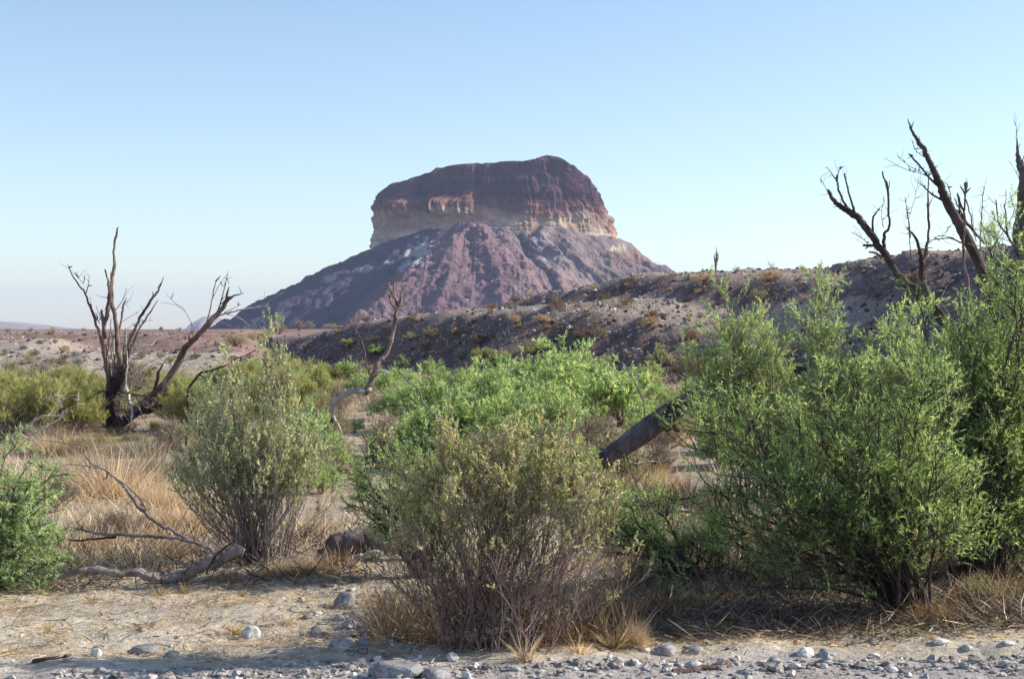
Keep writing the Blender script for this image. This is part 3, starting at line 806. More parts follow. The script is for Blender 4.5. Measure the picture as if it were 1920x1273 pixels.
hero('mesquite_shrub', 'low green shrub reaching left from behind the big middle shrub, over the short dark log', 'shrub', 800, 1085, (.18, .15),
     [(690, 900, 45, 35, 6), (740, 940, 55, 50, 7), (800, 880, 50, 50, 6), (700, 960, 30, 25, 3), (830, 960, 50, 50, 4)],
     dict(MESQ, ms=11, mt=6, nl=14, ls=.3, lift=.2, ll=.026, lw=.007), M['leaf_mesquite'], M['stem_dark'], 20)
hero('mesquite_shrub', 'dark green leaning shrub in shade at the right flank of the big middle shrub', 'shrub', 1330, 1100, (.3, .2),
     [(1180, 980, 60, 50, 6), (1120, 1020, 50, 50, 5), (1230, 1040, 60, 50, 5), (1330, 1040, 60, 50, 5), (1400, 1060, 60, 40, 5), (1150, 930, 35, 40, 3)],
     dict(MESQ, ms=10, mt=6, nl=14, lift=.1, ls=.3, ll=.028, lw=.007), M['leaf_mesquite'], M['stem_dark'], 21)

# smaller plants are copied from a few kinds, each plant its own object
def proto(name, seed, K, spread_r, shape, cfg, leaf, stem, low=.25):
    r = np.random.default_rng(seed)
    a = r.uniform(0, 2 * math.pi, K); rr = np.sqrt(r.random(K)); h = np.sqrt(np.maximum(0, 1 - rr ** 2)) * (1 - low) + low
    if shape == 'cone': h = (1 - rr * .75)
    T = np.stack([np.cos(a) * rr * spread_r, np.sin(a) * rr * spread_r, h * r.uniform(.55, 1.08, K)], -1)
    b = np.stack([r.normal(size=K) * .05, r.normal(size=K) * .05, np.full(K, -.05)], -1)
    st, rad, tw, lv = grow(r, b, T, dict(cfg, n=6))
    v, q = merge([tubes(st, rad, 4), tw])
    m1 = make_mesh('branches', v, q); m1.materials.append(stem)
    m2 = make_mesh('foliage', lv[0], tris=lv[1], attrs={'tint': lv[2]}); m2.materials.append(leaf)
    return name, m1, m2

PB = dict(r0=.013, ms=8, ls=.42, mt=5, lt=.17, nl=10, ll=.055, lw=.018, rise=.2, lift=.4, s0=.3, rt=.003, tw_keep=.5, ssp=.7, sup=.5, nl2=8)
PR = {
    'twiggy': [],
    'bright': [proto('green_bush', 101, 34, .62, 'dome', PB, M['leaf_bright'], M['stem_red']), proto('green_bush', 102, 34, .7, 'dome', dict(PB, ssp=.9), M['leaf_mesquite'], M['stem_dark']),
               proto('green_bush', 103, 30, .55, 'dome', dict(PB, ls=.4), M['leaf_bright'], M['stem_red'])],
    'yellow': [proto('broom_bush', 104, 46, .6, 'dome', dict(PB, ms=9, ls=.35, ll=.09, lw=.008, ssp=.4, sup=.8, lsp=.4), M['leaf_yellow'], M['stem_grey'])],
    'pale': [proto('brush_bush', 105, 40, .65, 'dome', dict(PB, nl=5, nl2=4, tw_keep=1, ll=.035, lw=.010), M['leaf_pale'], M['stem_grey']),
             proto('brush_bush', 106, 40, .6, 'dome', dict(PB, nl=5, nl2=4, tw_keep=1, ll=.035, lw=.012), M['leaf_olive'], M['stem_red'])],
    'dry': [proto('dry_shrub', 107, 40, .75, 'dome', dict(PB, ms=6, nl=5, ll=.07, lw=.012, ls=.3), M['leaf_dry'], M['stem_red'], .1),
            proto('dry_shrub', 108, 34, .8, 'dome', dict(PB, ms=6, nl=5, ll=.08, lw=.012, ls=.3, sup=.8), M['leaf_gold'], M['stem_red'], .1)],
    'creosote': [proto('creosote_bush', 109, 22, .65, 'cone', dict(PB, ms=6, mt=4, nl=5, nl2=2, tw_keep=1), M['leaf_olive'], M['stem_dark'])],
    'ocotillo': [proto('ocotillo', 110, 13, .4, 'dome', dict(PB, r0=.022, ms=2, ls=.1, mt=2, lt=.04, nl=2, nl2=1, rise=.4, wig=.01, ll=.03, lw=.012), M['leaf_pale'], M['stem_grey'], .6)],
}
def grass_proto(name, seed, n, spread, lean, leaf, w=.012, wild=.8):
    r = np.random.default_rng(seed)
    a = r.uniform(0, 2 * math.pi, n); rr = np.sqrt(r.random(n)) * spread
    b = np.stack([np.cos(a) * rr, np.sin(a) * rr, np.full(n, -.02)], -1)
    L = r.uniform(.25, 1.12, n)[:, None]; L *= (1.1 - .45 * rr / spread)[:, None]
    d = unit(np.stack([np.cos(a) * rr / spread * lean, np.sin(a) * rr / spread * lean, np.ones(n)], -1) + r.normal(size=(n, 3)) * wild)
    bend = np.stack([np.cos(a), np.sin(a), -.3 * np.ones(n)], -1) * L * r.uniform(0, .35, n)[:, None]
    t = np.array([0, .4, .75, 1.0])[None, :, None]
    c = b[:, None] + d[:, None] * L[:, None] * t + bend[:, None] * t ** 2
    s = unit(np.cross(d, rdir(r, n)))[:, None]
    wd = np.array([1, .85, .55, .08])[None, :, None] * w * .5 * r.uniform(.6, 1.3, n)[:, None, None]
    v = np.stack([c - s * wd, c + s * wd], 2).reshape(-1, 3)
    k = np.arange(n)[:, None] * 8; j = np.arange(3)[None] * 2
    q = np.stack([k + j, k + j + 1, k + j + 3, k + j + 2], -1).reshape(-1, 4)
    me = make_mesh(name, v, q, attrs={'tint': np.repeat(np.clip(r.random(n) * .8 + .1 * r.normal(size=n), 0, .97), 8)})
    me.materials.append(leaf)
    return me
GR = {'tan': [grass_proto('dry_grass_clump', 120, 1500, .42, .8, M['leaf_tan'], .009), grass_proto('dry_grass_clump', 121, 1300, .5, .9, M['leaf_tan'], .009), grass_proto('dry_grass_clump', 126, 1100, .5, 1.0, M['leaf_pale'], .009)],
      'tuft': [grass_proto('grass_tuft', 122, 130, .16, .9, M['leaf_gold'], .03), grass_proto('grass_tuft', 123, 90, .2, 1.2, M['leaf_tan'], .03)],
      'brown': [grass_proto('dry_grass_clump', 124, 1500, .5, 1.0, M['leaf_dry'], .010)],
      'green': [grass_proto('tall_grass_clump', 125, 1500, .5, .7, M['leaf_yellow'], .011)]}

def place(kind, px, py, wpx, hpx, label, cat, group=None, y0=6.0, Y=None, sink=0.0):
    x, y, z = hit(px, py, y0) if Y is None else ((px - CX) / F * Y, Y, None)
    if z is None: z = gz(x, y)
    big = 1.15 if kind in ('bright', 'yellow', 'pale') and y < 30 else .92
    hgt = hpx / F * y * big; wid = wpx / F * y * big
    rz = random.uniform(0, 6.28)
    if kind in GR:
        me = random.choice(GR[kind])
        o = link(me.name.split('.')[0], me)
        o.location = (x, y, z - sink); o.rotation_euler = (0, 0, rz); o.scale = (wid / 1.1, wid / 1.1, hgt)
        tag(o, label, cat, group); return o
    name, m1, m2 = random.choice(PR[kind])
    o = empty(name, (x, y, z - sink), rz)
    o.scale = (wid / 1.55, wid / 1.55, hgt / 1.12)
    link('branches', m1, parent=o)['kind'] = 'stuff'
    link('foliage', m2, parent=o)
    tag(o, label, cat, group)
    return o

THK = 'bushes in the thicket at the foot of the hill'
for k_, px, py, w, h, lab in [
    ('bright', 1065, 800, 240, 140, 'broad bright green bush in the middle of the thicket, left of the pale round one'),
    ('bright', 930, 812, 190, 120, 'green bush just above the top of the big middle shrub'),
    ('bright', 985, 752, 190, 100, 'green bush at the back of the thicket below the small olive bush'),
    ('bright', 1165, 800, 150, 105, 'pale green rounded bush left of the upper end of the leaning log'),
    ('bright', 790, 812, 150, 100, 'green bush right of the pale curved dead branch'),
    ('bright', 850, 760, 150, 75, 'green bush behind the tip of the dead branch right of the curved trunk'),
    ('bright', 1120, 748, 160, 85, 'green bush rising at the back right of the thicket'),
    ('yellow', 570, 772, 130, 125, 'yellow green bush behind the right side of the tall sparse shrub'),
    ('yellow', 455, 760, 160, 105, 'yellow green bush behind the top of the tall sparse shrub'),
    ('pale', 640, 775, 110, 60, 'grey brown twiggy bush behind the pale curved trunk'),
    ('pale', 625, 890, 110, 70, 'pinkish grey twiggy bush right of the tall sparse shrub'),
    ('bright', 860, 880, 170, 130, 'green bush directly behind the left top of the big middle shrub'),
    ('bright', 1030, 870, 170, 130, 'green bush directly behind the right top of the big middle shrub'),
    ('yellow', 20, 800, 180, 110, 'tall yellow green broom bush at the left edge behind the blue green bush'),
    ('yellow', 120, 790, 160, 100, 'yellow green broom bush left of the dead tree'),
    ('yellow', 330, 770, 140, 80, 'yellow green bush between the dead tree and its leaning limb'),
    ('bright', 395, 752, 120, 75, 'green bush under the big leaning limb of the dead tree'),
    ('yellow', 60, 822, 190, 120, 'olive green broom bush nearest the left edge above the blue green bush'), ('yellow', 150, 815, 120, 85, 'olive green broom bush just left of the bleached sticks'), ('yellow', 360, 812, 150, 95, 'yellow green bush in front of the foot of the big leaning limb'),
    ('pale', 430, 840, 150, 110, 'grey green brush behind the stems of the tall sparse shrub'), ('pale', 600, 830, 110, 80, 'grey green brush just right of the crown of the tall sparse shrub'), ('yellow', 520, 800, 150, 110, 'yellow green bush behind the crown of the tall sparse shrub'),
    ('pale', 70, 735, 160, 65, 'grey green brush at far left under the clay bank'),
    ('pale', 240, 745, 160, 55, 'grey brown brush behind the dead tree'),
    ('yellow', 200, 800, 120, 90, 'olive broom bush directly left of the dead tree base'),
    ('creosote', 1000, 668, 60, 42, 'small olive bush at the top of the thicket against the dark hill'),
    ('creosote', 1240, 694, 70, 76, 'small green tree at the foot of the dark hill left of the tall shrubs'),
    ('dry', 1290, 712, 80, 60, 'reddish brown shrub beside the small tree at the hill foot'),
    ('pale', 1205, 735, 60, 60, 'bare twiggy brown shrub at the hill foot right of the thicket'),
    ('pale', 690, 722, 110, 50, 'grey green brush at the hill foot left of the curved trunk'),
    ('yellow', 620, 718, 90, 45, 'small yellow green bush at the left foot of the dark hill')]:
    place(k_, px, py, w, h, lab, 'bush')
r = np.random.default_rng(5)
low = [('yellow', 60, 42), ('pale', 70, 38), ('bright', 80, 50), ('dry', 50, 24), ('green', 46, 34), ('bright', 70, 44)]
KIND = {'yellow': 'yellow green bush', 'pale': 'grey twiggy bush', 'bright': 'green bush', 'dry': 'dry brown shrub', 'green': 'yellow green grass tuft'}
def where(px, py):
    a = ('left of the dead tree' if px < 150 else 'behind the dead tree' if px < 330 else 'behind the tall sparse shrub' if px < 640 else 'round the curved pale trunk' if px < 760 else 'behind the big middle shrub' if px < 1010
         else 'left of the leaning log' if px < 1230 else 'behind the tall right shrubs')
    b = 'farthest back' if py < 722 else 'half way back' if py < 765 else 'nearer'
    return a, b
for i in range(230):
    py = r.uniform(694, 800) if i < 170 else r.uniform(800, 900)
    px = r.uniform(-150, 1700) if i < 170 else r.choice([r.uniform(560, 1120), r.uniform(1300, 1800)])
    k_, w, h = low[int(r.integers(0, 6))]
    if px < 420 and (py > 770 or k_ == 'bright'): k_ = 'pale' if r.random() < .5 else 'green'; py = min(py, 770)
    if px > 620 and k_ == 'yellow': k_ = 'bright'
    f = (.75 + (py - 696) / 130) * r.uniform(.8, 1.25)
    if 590 < px < 720 and py > 745: f *= .42; k_ = 'pale'
    a, b = where(px, py)
    place(k_, px, py, w * f, h * f, 'small %s %s, %s' % (KIND[k_], a, b), 'grass' if k_ == 'green' else 'bush', ('small %s plants %s, %s' % (KIND[k_], a, b)))
for i in range(75):
    py = r.uniform(765, 935); px = r.uniform(540, 1290) if py < 860 else r.uniform(560, 1230)
    k_ = ['pale', 'pale', 'bright', 'tan', 'pale'][int(r.integers(0, 5))]
    f = r.uniform(.7, 1.2) * (.8 + (py - 765) / 260)
    if 610 < px < 765: f *= .45
    a = 'round the curved pale trunk' if px < 760 else 'behind the big middle shrub' if px < 1010 else 'left of the leaning log' if px < 1130 else 'under the leaning log'
    if k_ == 'tan': place('tan', px, py, 60 * f, 50 * f, 'straw grass clump among the bushes ' + a, 'grass', 'straw clumps ' + a)
    else: place(k_, px, py, 85 * f, 58 * f, ('grey green brush filling the thicket ' if k_ == 'pale' else 'low green bush filling the thicket ') + a, 'brush' if k_ == 'pale' else 'bush', k_ + ' growth filling the thicket ' + a)
for i in range(70):
    py = r.uniform(772, 860); px = r.uniform(-60, 570)
    if 560 < px: continue
    k_ = ['green', 'pale', 'yellow', 'tan', 'pale', 'dry'][int(r.integers(0, 6))]
    if py > 815 and k_ == 'yellow': k_ = 'tan'
    f = r.uniform(.7, 1.2) * (.45 if 170 < px < 300 else 1)
    a = 'left of the dead tree' if px < 170 else 'round the foot of the dead tree' if px < 300 else 'under the big limb of the dead tree'
    lab = {'green': 'yellow green grass tuft ', 'pale': 'grey twiggy brush ', 'yellow': 'low olive bush ', 'tan': 'straw grass clump ', 'dry': 'low brown shrub '}[k_] + 'on the flat ' + a
    place(k_, px, py, 70 * f, 40 * f, lab, 'grass' if k_ in ('green', 'tan') else 'brush', lab + ', one of many')
# the far edge of the plain and the clay bank at left
for k_, px, py, w, h, lab in [('creosote', 57, 622, 18, 13, 'small dark green bush on the skyline at far left'), ('creosote', 100, 622, 17, 15, 'bluish bush on the skyline, second from the left'),
    ('dry', 14, 623, 20, 10, 'brown bush on the skyline at the left edge'), ('creosote', 157, 620, 14, 9, 'thin bush on the skyline just left of the dead tree'),
    ('dry', 302, 620, 12, 10, 'brown tuft on the skyline between the dead tree and its leaning limb'), ('creosote', 336, 620, 16, 9, 'faint twiggy bush on the skyline left of the tiny blue mesa'),
    ('dry', 98, 628, 26, 12, 'dark brown shrub on the plain below the second skyline bush'), ('dry', 60, 668, 30, 14, 'brown shrub on the clay bank at far left'), ('dry', 118, 662, 34, 14, 'golden brown shrub on the clay bank left of the dead tree'),
    ('pale', 20, 700, 60, 30, 'pale brush at the left edge below the clay bank'), ('pale', 440, 650, 70, 26, 'grey brush at the top of the clay bank right of the leaning limb'),
    ('dry', 480, 640, 60, 22, 'brown shrub where the plain meets the dark hill'), ('pale', 525, 628, 50, 26, 'grey brush on the left tip of the dark hill')]:
    place(k_, px, py, w, h, lab, 'bush')
for i in range(70):
    px = r.uniform(-120, 520); py = 620 + r.random() ** 1.3 * 70
    place(['dry', 'pale', 'creosote'][int(r.integers(0, 3))], px, py, 8 + (py - 618) * .35, 5 + (py - 618) * .16, ('tiny shrub on the brown plain ' if py < 645 else 'tiny shrub on the pale clay bank ') + ('at far left' if px < 130 else 'behind the dead tree' if px < 320 else 'right of the dead tree'), 'bush', 'tiny shrubs on the ' + ('plain ' if py < 645 else 'bank ') + ('at far left' if px < 130 else 'behind the dead tree' if px < 320 else 'right of the dead tree'))
# shrubs on the dark hill
HILL = [('dry', 896, 553, 38, 20, 'golden shrub on the pale gravel crest under the butte, alone at centre'), ('dry', 1046, 580, 42, 26, 'golden shrub on the pale slope right of centre'),
    ('dry', 1125, 530, 52, 26, 'large golden brown shrub on the hill crest right of the butte pyramid'), ('ocotillo', 1158, 550, 34, 44, 'pale spiky ocotillo on the crest beside the large golden shrub'),
    ('dry', 1171, 572, 42, 18, 'golden shrub below the spiky ocotillo'), ('dry', 967, 610, 36, 24, 'brown shrub on the dark face, highest of its row'), ('dry', 1017, 606, 48, 20, 'wide flat brown shrub in the middle of the dark face'),
    ('dry', 1092, 636, 46, 24, 'golden shrub low on the dark face'), ('pale', 1129, 636, 44, 28, 'grey brown shrub right beside the low golden one'), ('dry', 1225, 600, 44, 24, 'reddish shrub on the dark face near the tall green shrubs'),
    ('dry', 900, 650, 54, 28, 'brown shrub at the foot of the pale spiky ocotillo'), ('dry', 854, 630, 24, 14, 'small orange brown shrub left of the row of three'), ('pale', 808, 636, 52, 24, 'pale shrub left of centre on the gravel'),
    ('creosote', 771, 640, 44, 24, 'olive shrub right of the forked dead branch'), ('ocotillo', 838, 668, 34, 50, 'pale spiky ocotillo low on the hill left of centre'), ('dry', 797, 655, 26, 18, 'small brown shrub below the olive one'),
    ('dry', 752, 690, 52, 30, 'orange brown shrub at the hill foot right of the curved trunk'), ('creosote', 700, 643, 36, 18, 'small green shrub left of the forked dead branch'), ('yellow', 654, 656, 50, 22, 'yellow green shrub on the left end of the hill'),
    ('bright', 706, 672, 44, 22, 'light green shrub between two dark gullies'), ('dry', 621, 606, 42, 14, 'golden shrub on the left crest of the hill'), ('dry', 687, 604, 32, 14, 'brown shrub on the left crest of the hill'),
    ('pale', 579, 616, 34, 18, 'pale green shrub at the left tip of the crest'), ('pale', 560, 620, 34, 22, 'grey shrub at the very left tip of the crest'), ('pale', 675, 580, 50, 30, 'pinkish brush patch on the crest below the butte'),
    ('dry', 921, 580, 40, 14, 'low golden shrub below the lone golden one'), ('dry', 967, 566, 30, 12, 'low golden shrub on the pale slope'), ('yellow', 937, 545, 34, 14, 'yellowish grass shrub on the crest near the butte gully'),
    ('dry', 1133, 562, 44, 16, 'brown shrub left of the golden one below the ocotillo'), ('dry', 1183, 528, 34, 12, 'brown shrub on the crest right of the ocotillo'), ('pale', 1094, 520, 44, 26, 'pale grass like shrub on the crest against the butte'),
    ('dry', 1258, 518, 24, 10, 'small brown shrub where the butte slope ends behind the crest'), ('pale', 867, 675, 44, 26, 'grey shrub at the hill foot left of the thicket'), ('yellow', 905, 680, 64, 34, 'olive shrub at the hill foot above the thicket'),
    ('dry', 1320, 530, 66, 20, 'wide golden brown shrub just below the crest left of the dead stalk'), ('dry', 1441, 530, 70, 26, 'tall golden grass like shrub at the head of the dark gully'), ('pale', 1425, 570, 54, 34, 'grey twiggy shrub in the dark gully'),
    ('dry', 1522, 496, 40, 14, 'brown shrub on the crest left of the twiggy skyline bush'), ('dry', 1575, 490, 34, 16, 'rust brown shrub under the twiggy skyline bush'), ('creosote', 1590, 478, 56, 30, 'twiggy grey bush on the skyline left of the leaning dead trunk'),
    ('creosote', 1510, 494, 40, 22, 'thin twiggy bush on the skyline further left'), ('ocotillo', 1446, 508, 42, 28, 'spray of thin stalks on the skyline at centre right'), ('creosote', 1381, 510, 22, 16, 'faint small bush on the skyline right of the dead stalk'),
    ('creosote', 1318, 511, 14, 12, 'faint small bush on the skyline left of the dead stalk'), ('dry', 1219, 612, 50, 20, 'brown shrub under the reddish one'), ('creosote', 1676, 470, 30, 14, 'small green bush on the skyline between the two dead trunks'),
    ('dry', 1713, 530, 44, 20, 'brown shrub on the dark slope behind the second dead trunk'), ('creosote', 1843, 462, 50, 36, 'twiggy bluish bush on the skyline between the right dead trees'), ('dry', 1290, 640, 50, 30, 'dark brown shrub behind the top of the bright green shrub')]
for k_, px, py, w, h, lab in HILL:
    place(k_, px, py, w, h, lab, 'shrub', y0=45)
for i in range(120):
    px = r.uniform(560, 1800)
    top = np.interp(px, [560, 700, 900, 1100, 1300, 1500, 1560, 1800], [612, 580, 552, 525, 512, 500, 482, 466])
    py = top + 4 + r.random() * (690 - top)
    k_ = ['dry', 'dry', 'pale', 'creosote'][int(r.integers(0, 4))]
    s = r.uniform(.5, 1.1)
    zone = ('on the left end of the gravel hill' if px < 780 else 'on the hill below the butte pyramid' if px < 980 else 'on the dark face right of the pyramid' if px < 1220 else 'on the hill below the dead stalk' if px < 1450 else 'on the dark slope behind the right dead trees')
    lvl = 'near the crest' if py < top + 45 else 'low down'
    kn = {'dry': 'tiny brown tuft', 'pale': 'tiny grey tuft', 'creosote': 'tiny olive tuft'}[k_]
    place(k_, px, py, 24 * s, 12 * s, '%s %s, %s' % (kn, zone, lvl), 'shrub', '%ss %s, %s' % (kn, zone, lvl), y0=45)

# dry grass: big clumps
for k_, px, py, w, h, lab in [
    ('tan', 215, 930, 150, 140, 'orange tan dry brush below the dead tree, widest of the tan clumps'), ('tan', 290, 900, 130, 120, 'pale straw coloured brush just below the dead tree base'),
    ('tan', 300, 960, 90, 110, 'rusty tan brush at the left foot of the tall sparse shrub'), ('tan', 150, 900, 110, 110, 'straw coloured brush under the bleached fallen branches'),
    ('tan', 250, 858, 110, 70, 'yellow straw grass round the foot of the dead tree'), ('tan', 110, 850, 110, 70, 'straw grass left of the dead tree under the white sticks'), ('brown', 330, 1000, 110, 70, 'brown dry brush right behind the branches of the fallen log'),
    ('tan', 190, 1000, 120, 60, 'pinkish dry brush behind the fallen log'),
    ('pale', 100, 960, 120, 80, 'pale twiggy brush between the blue green bush and the tan clumps'), ('pale', 230, 1010, 150, 60, 'grey twiggy brush right behind the long forked log branches'), ('brown', 160, 1040, 130, 60, 'shaded brown brush under the forked log branches, left part'),
    ('brown', 290, 1045, 120, 60, 'shaded brown brush under the forked log branches, right part'), ('tan', 345, 1000, 90, 80, 'pink tan brush at the left foot of the tall sparse shrub, nearer one'), ('tan', 60, 820, 120, 60, 'straw grass at far left under the yellow green broom'),
    ('tan', 370, 900, 80, 70, 'straw brush showing through the left stems of the tall sparse shrub'), ('pale', 330, 850, 110, 70, 'grey brush behind the left edge of the tall sparse shrub'), ('tan', 590, 1000, 60, 50, 'thin straw right of the tall sparse shrub stems'), ('brown', 620, 1060, 60, 40, 'rusty grass between the tall sparse shrub and the short log'),
    ('pale', 1330, 980, 130, 80, 'grey twiggy brush right of the rusty grass'), ('brown', 1480, 1060, 130, 60, 'brown brush under the left part of the wide shrub'), ('pale', 1560, 1110, 130, 60, 'dry twiggy brush under the wide shrub, left of its foot'), ('brown', 1330, 1120, 130, 50, 'dark brown brush right of the big middle shrub'),
    ('brown', 1240, 1150, 100, 60, 'rusty brush at the right foot of the big middle shrub'), ('pale', 1200, 1100, 120, 70, 'grey twiggy tangle touching the right side of the big middle shrub'), ('brown', 1650, 1000, 140, 70, 'shaded brush behind the wide shrub stems'), ('pale', 1830, 1130, 130, 60, 'grey brush under the right shrubs'),
    ('brown', 1900, 1000, 120, 80, 'brown brush behind the right edge shrubs'), ('pale', 900, 1215, 200, 90, 'dense dead twigs round the foot of the big middle shrub'), ('pale', 1010, 1200, 180, 90, 'dense dead twigs inside the right part of the big middle shrub'),
    ('tan', 1200, 960, 120, 90, 'orange brown dry grass below the end of the leaning log'), ('brown', 1290, 950, 120, 80, 'rusty dry grass right of the leaning log end'), ('tan', 1240, 920, 100, 60, 'straw grass close under the leaning log'),
    ('tan', 1160, 920, 60, 60, 'small straw clump at the broken end of the leaning log'), ('brown', 1400, 1010, 140, 70, 'dull brown dry grass in the shade of the wide shrub'), ('brown', 1600, 1090, 150, 60, 'brown dry grass between the stems of the wide shrub'),
    ('brown', 1780, 1080, 140, 80, 'brown grass right of the wide shrub foot'), ('brown', 1880, 1120, 130, 70, 'brown grass at the right edge below the shrubs'), ('brown', 1740, 1160, 90, 60, 'brown grass close behind the gravel at right'),
    ('tuft', 985, 1238, 70, 100, 'straw brown grass clump at the front foot of the big middle shrub'), ('tuft', 1085, 1225, 60, 60, 'straw grass at the right front foot of the big middle shrub'), ('tuft', 1150, 1215, 90, 70, 'dull brown grass between the middle shrub and the gravel'),
    ('tan', 1195, 1212, 40, 80, 'thin upright straw at the left end of the gravel'), ('tan', 520, 1076, 60, 44, 'orange dry grass round the foot of the tall sparse shrub'), ('tan', 570, 1075, 70, 50, 'golden dry grass left of the short dark log'), ('tan', 430, 1085, 50, 30, 'dry grass at the broken end of the fallen log'),
    ('tuft', 840, 1210, 110, 60, 'reddish dry grass at the left foot of the big middle shrub')]:
    place(k_, px, py, w * (.8 if k_ == 'pale' else 1), h * (.8 if k_ == 'pale' else 1), lab, 'brush' if k_ == 'pale' else 'grass')
for px, py, w, h, lab in [(455, 1117, 26, 26, 'small golden grass tuft on bare sand above the white stone'), (572, 1130, 26, 20, 'small golden grass tuft left of the big round boulder'), (622, 1075, 34, 40, 'golden tuft right in front of the short dark log, left one'),
    (665, 1066, 34, 34, 'golden tuft in front of the short dark log, right one'), (430, 1136, 18, 26, 'tiny pale tuft left of the golden one'), (350, 1112, 40, 34, 'pale tuft in front of the fallen log, right of its middle'), (300, 1116, 60, 34, 'pale spiky tuft in front of the middle of the fallen log'),
    (170, 1130, 60, 30, 'golden tuft in front of the left part of the fallen log'), (270, 1180, 60, 22, 'flattened brown tuft on the sand at left'), (85, 1180, 50, 18, 'dark flattened tuft on the sand at far left'), (440, 1190, 50, 40, 'straw fan leaning over the white stone'),
    (400, 1240, 50, 30, 'thin tuft in the shade at the bottom left'), (730, 1125, 40, 30, 'brown tuft behind the pair of small stones'), (540, 1170, 60, 26, 'pale straw tuft left of the three dark stones'), (15, 1230, 60, 30, 'orange tuft at the bottom left corner'), (720, 1190, 40, 30, 'short straw tuft between the stones left of the big shrub'),
    (1340, 1158, 60, 34, 'golden tuft in the sunlit patch right of the big middle shrub'), (1420, 1150, 70, 30, 'golden tuft in the middle of the sunlit patch'), (1480, 1160, 60, 26, 'golden tuft at the right end of the sunlit patch'), (1270, 1165, 60, 44, 'brown tuft left of the sunlit patch')]:
    place('tuft', px, py, w * .9, h, lab, 'grass')
# ------------------------------------------------------------------ dead trees and logs
def catmull(p, n):
    p = np.asarray(p, float)
    if len(p) < 3:
        t = np.linspace(0, 1, n)[:, None]; return p[0] * (1 - t) + p[-1] * t
    q = np.vstack([2 * p[0] - p[1], p, 2 * p[-1] - p[-2]])
    out = []
    seg = len(p) - 1
    for s in np.linspace(0, seg - 1e-6, n):
        i = int(s); t = s - i
        a, b, c, d = q[i], q[i + 1], q[i + 2], q[i + 3]
        out.append(.5 * ((2 * b) + (-a + c) * t + (2 * a - 5 * b + 4 * c - d) * t * t + (-a + 3 * b - 3 * c + d) * t ** 3))
    return np.array(out)

def limb_mesh(pts, rads, seed, sides=8, gnarl=.25, hollow=False):
    r = np.random.default_rng(seed)
    L = np.linalg.norm(np.diff(pts, axis=0), axis=1).sum()
    n = len(pts)
    t = np.empty_like(pts); t[1:-1] = pts[2:] - pts[:-2]; t[0] = pts[1] - pts[0]; t[-1] = pts[-1] - pts[-2]; t = unit(t)
    u = unit(np.cross(t, np.array([.1, 1, .05]))); v = np.cross(t, u)
    ang = np.arange(sides) * 2 * math.pi / sides
    s = np.cumsum(np.r_[0, np.linalg.norm(np.diff(pts, axis=0), axis=1)])
    rr = rads[:, None] * (1 + gnarl * noise3(s[:, None] / (rads.max() * 5 + .02), np.cos(ang)[None] * 1.4 + seed, np.sin(ang)[None] * 1.4) + gnarl * .5 * noise3(s[:, None] / (rads.max() * 1.6 + .01), np.cos(ang)[None] * 3 + seed, np.sin(ang)[None] * 3) + (.16 * ridged(s[:, None] / (rads.max() * 14), np.cos(ang)[None] * 2.6 + seed, np.sin(ang)[None] * 2.6, 2) - .08 if sides > 8 else 0))
    ring = pts[:, None] + rr[..., None] * (np.cos(ang)[None, :, None] * u[:, None] + np.sin(ang)[None, :, None] * v[:, None])
    verts = ring.reshape(-1, 3)
    i = np.arange(n - 1)[:, None]; j = np.arange(sides)[None]; j2 = (j + 1) % sides
    q = np.stack([i * sides + j, i * sides + j2, (i + 1) * sides + j2, (i + 1) * sides + j], -1).reshape(-1, 4)
    # jagged broken ends
    tris = []
    for end, sg in ((0, -1), (n - 1, 1)):
        c = pts[end] + t[end] * sg * rads[end] * .8
        verts = np.vstack([verts, c]); ci = len(verts) - 1
        for k in range(sides):
            a, b = end * sides + k, end * sides + (k + 1) % sides
            tris.append((b, a, ci) if sg < 0 else (a, b, ci))
    jag = r.uniform(-.8, .9, sides) * rads[-1]
    verts[(n - 1) * sides:n * sides] += t[-1] * jag[:, None]
    return verts, q, np.array(tris)

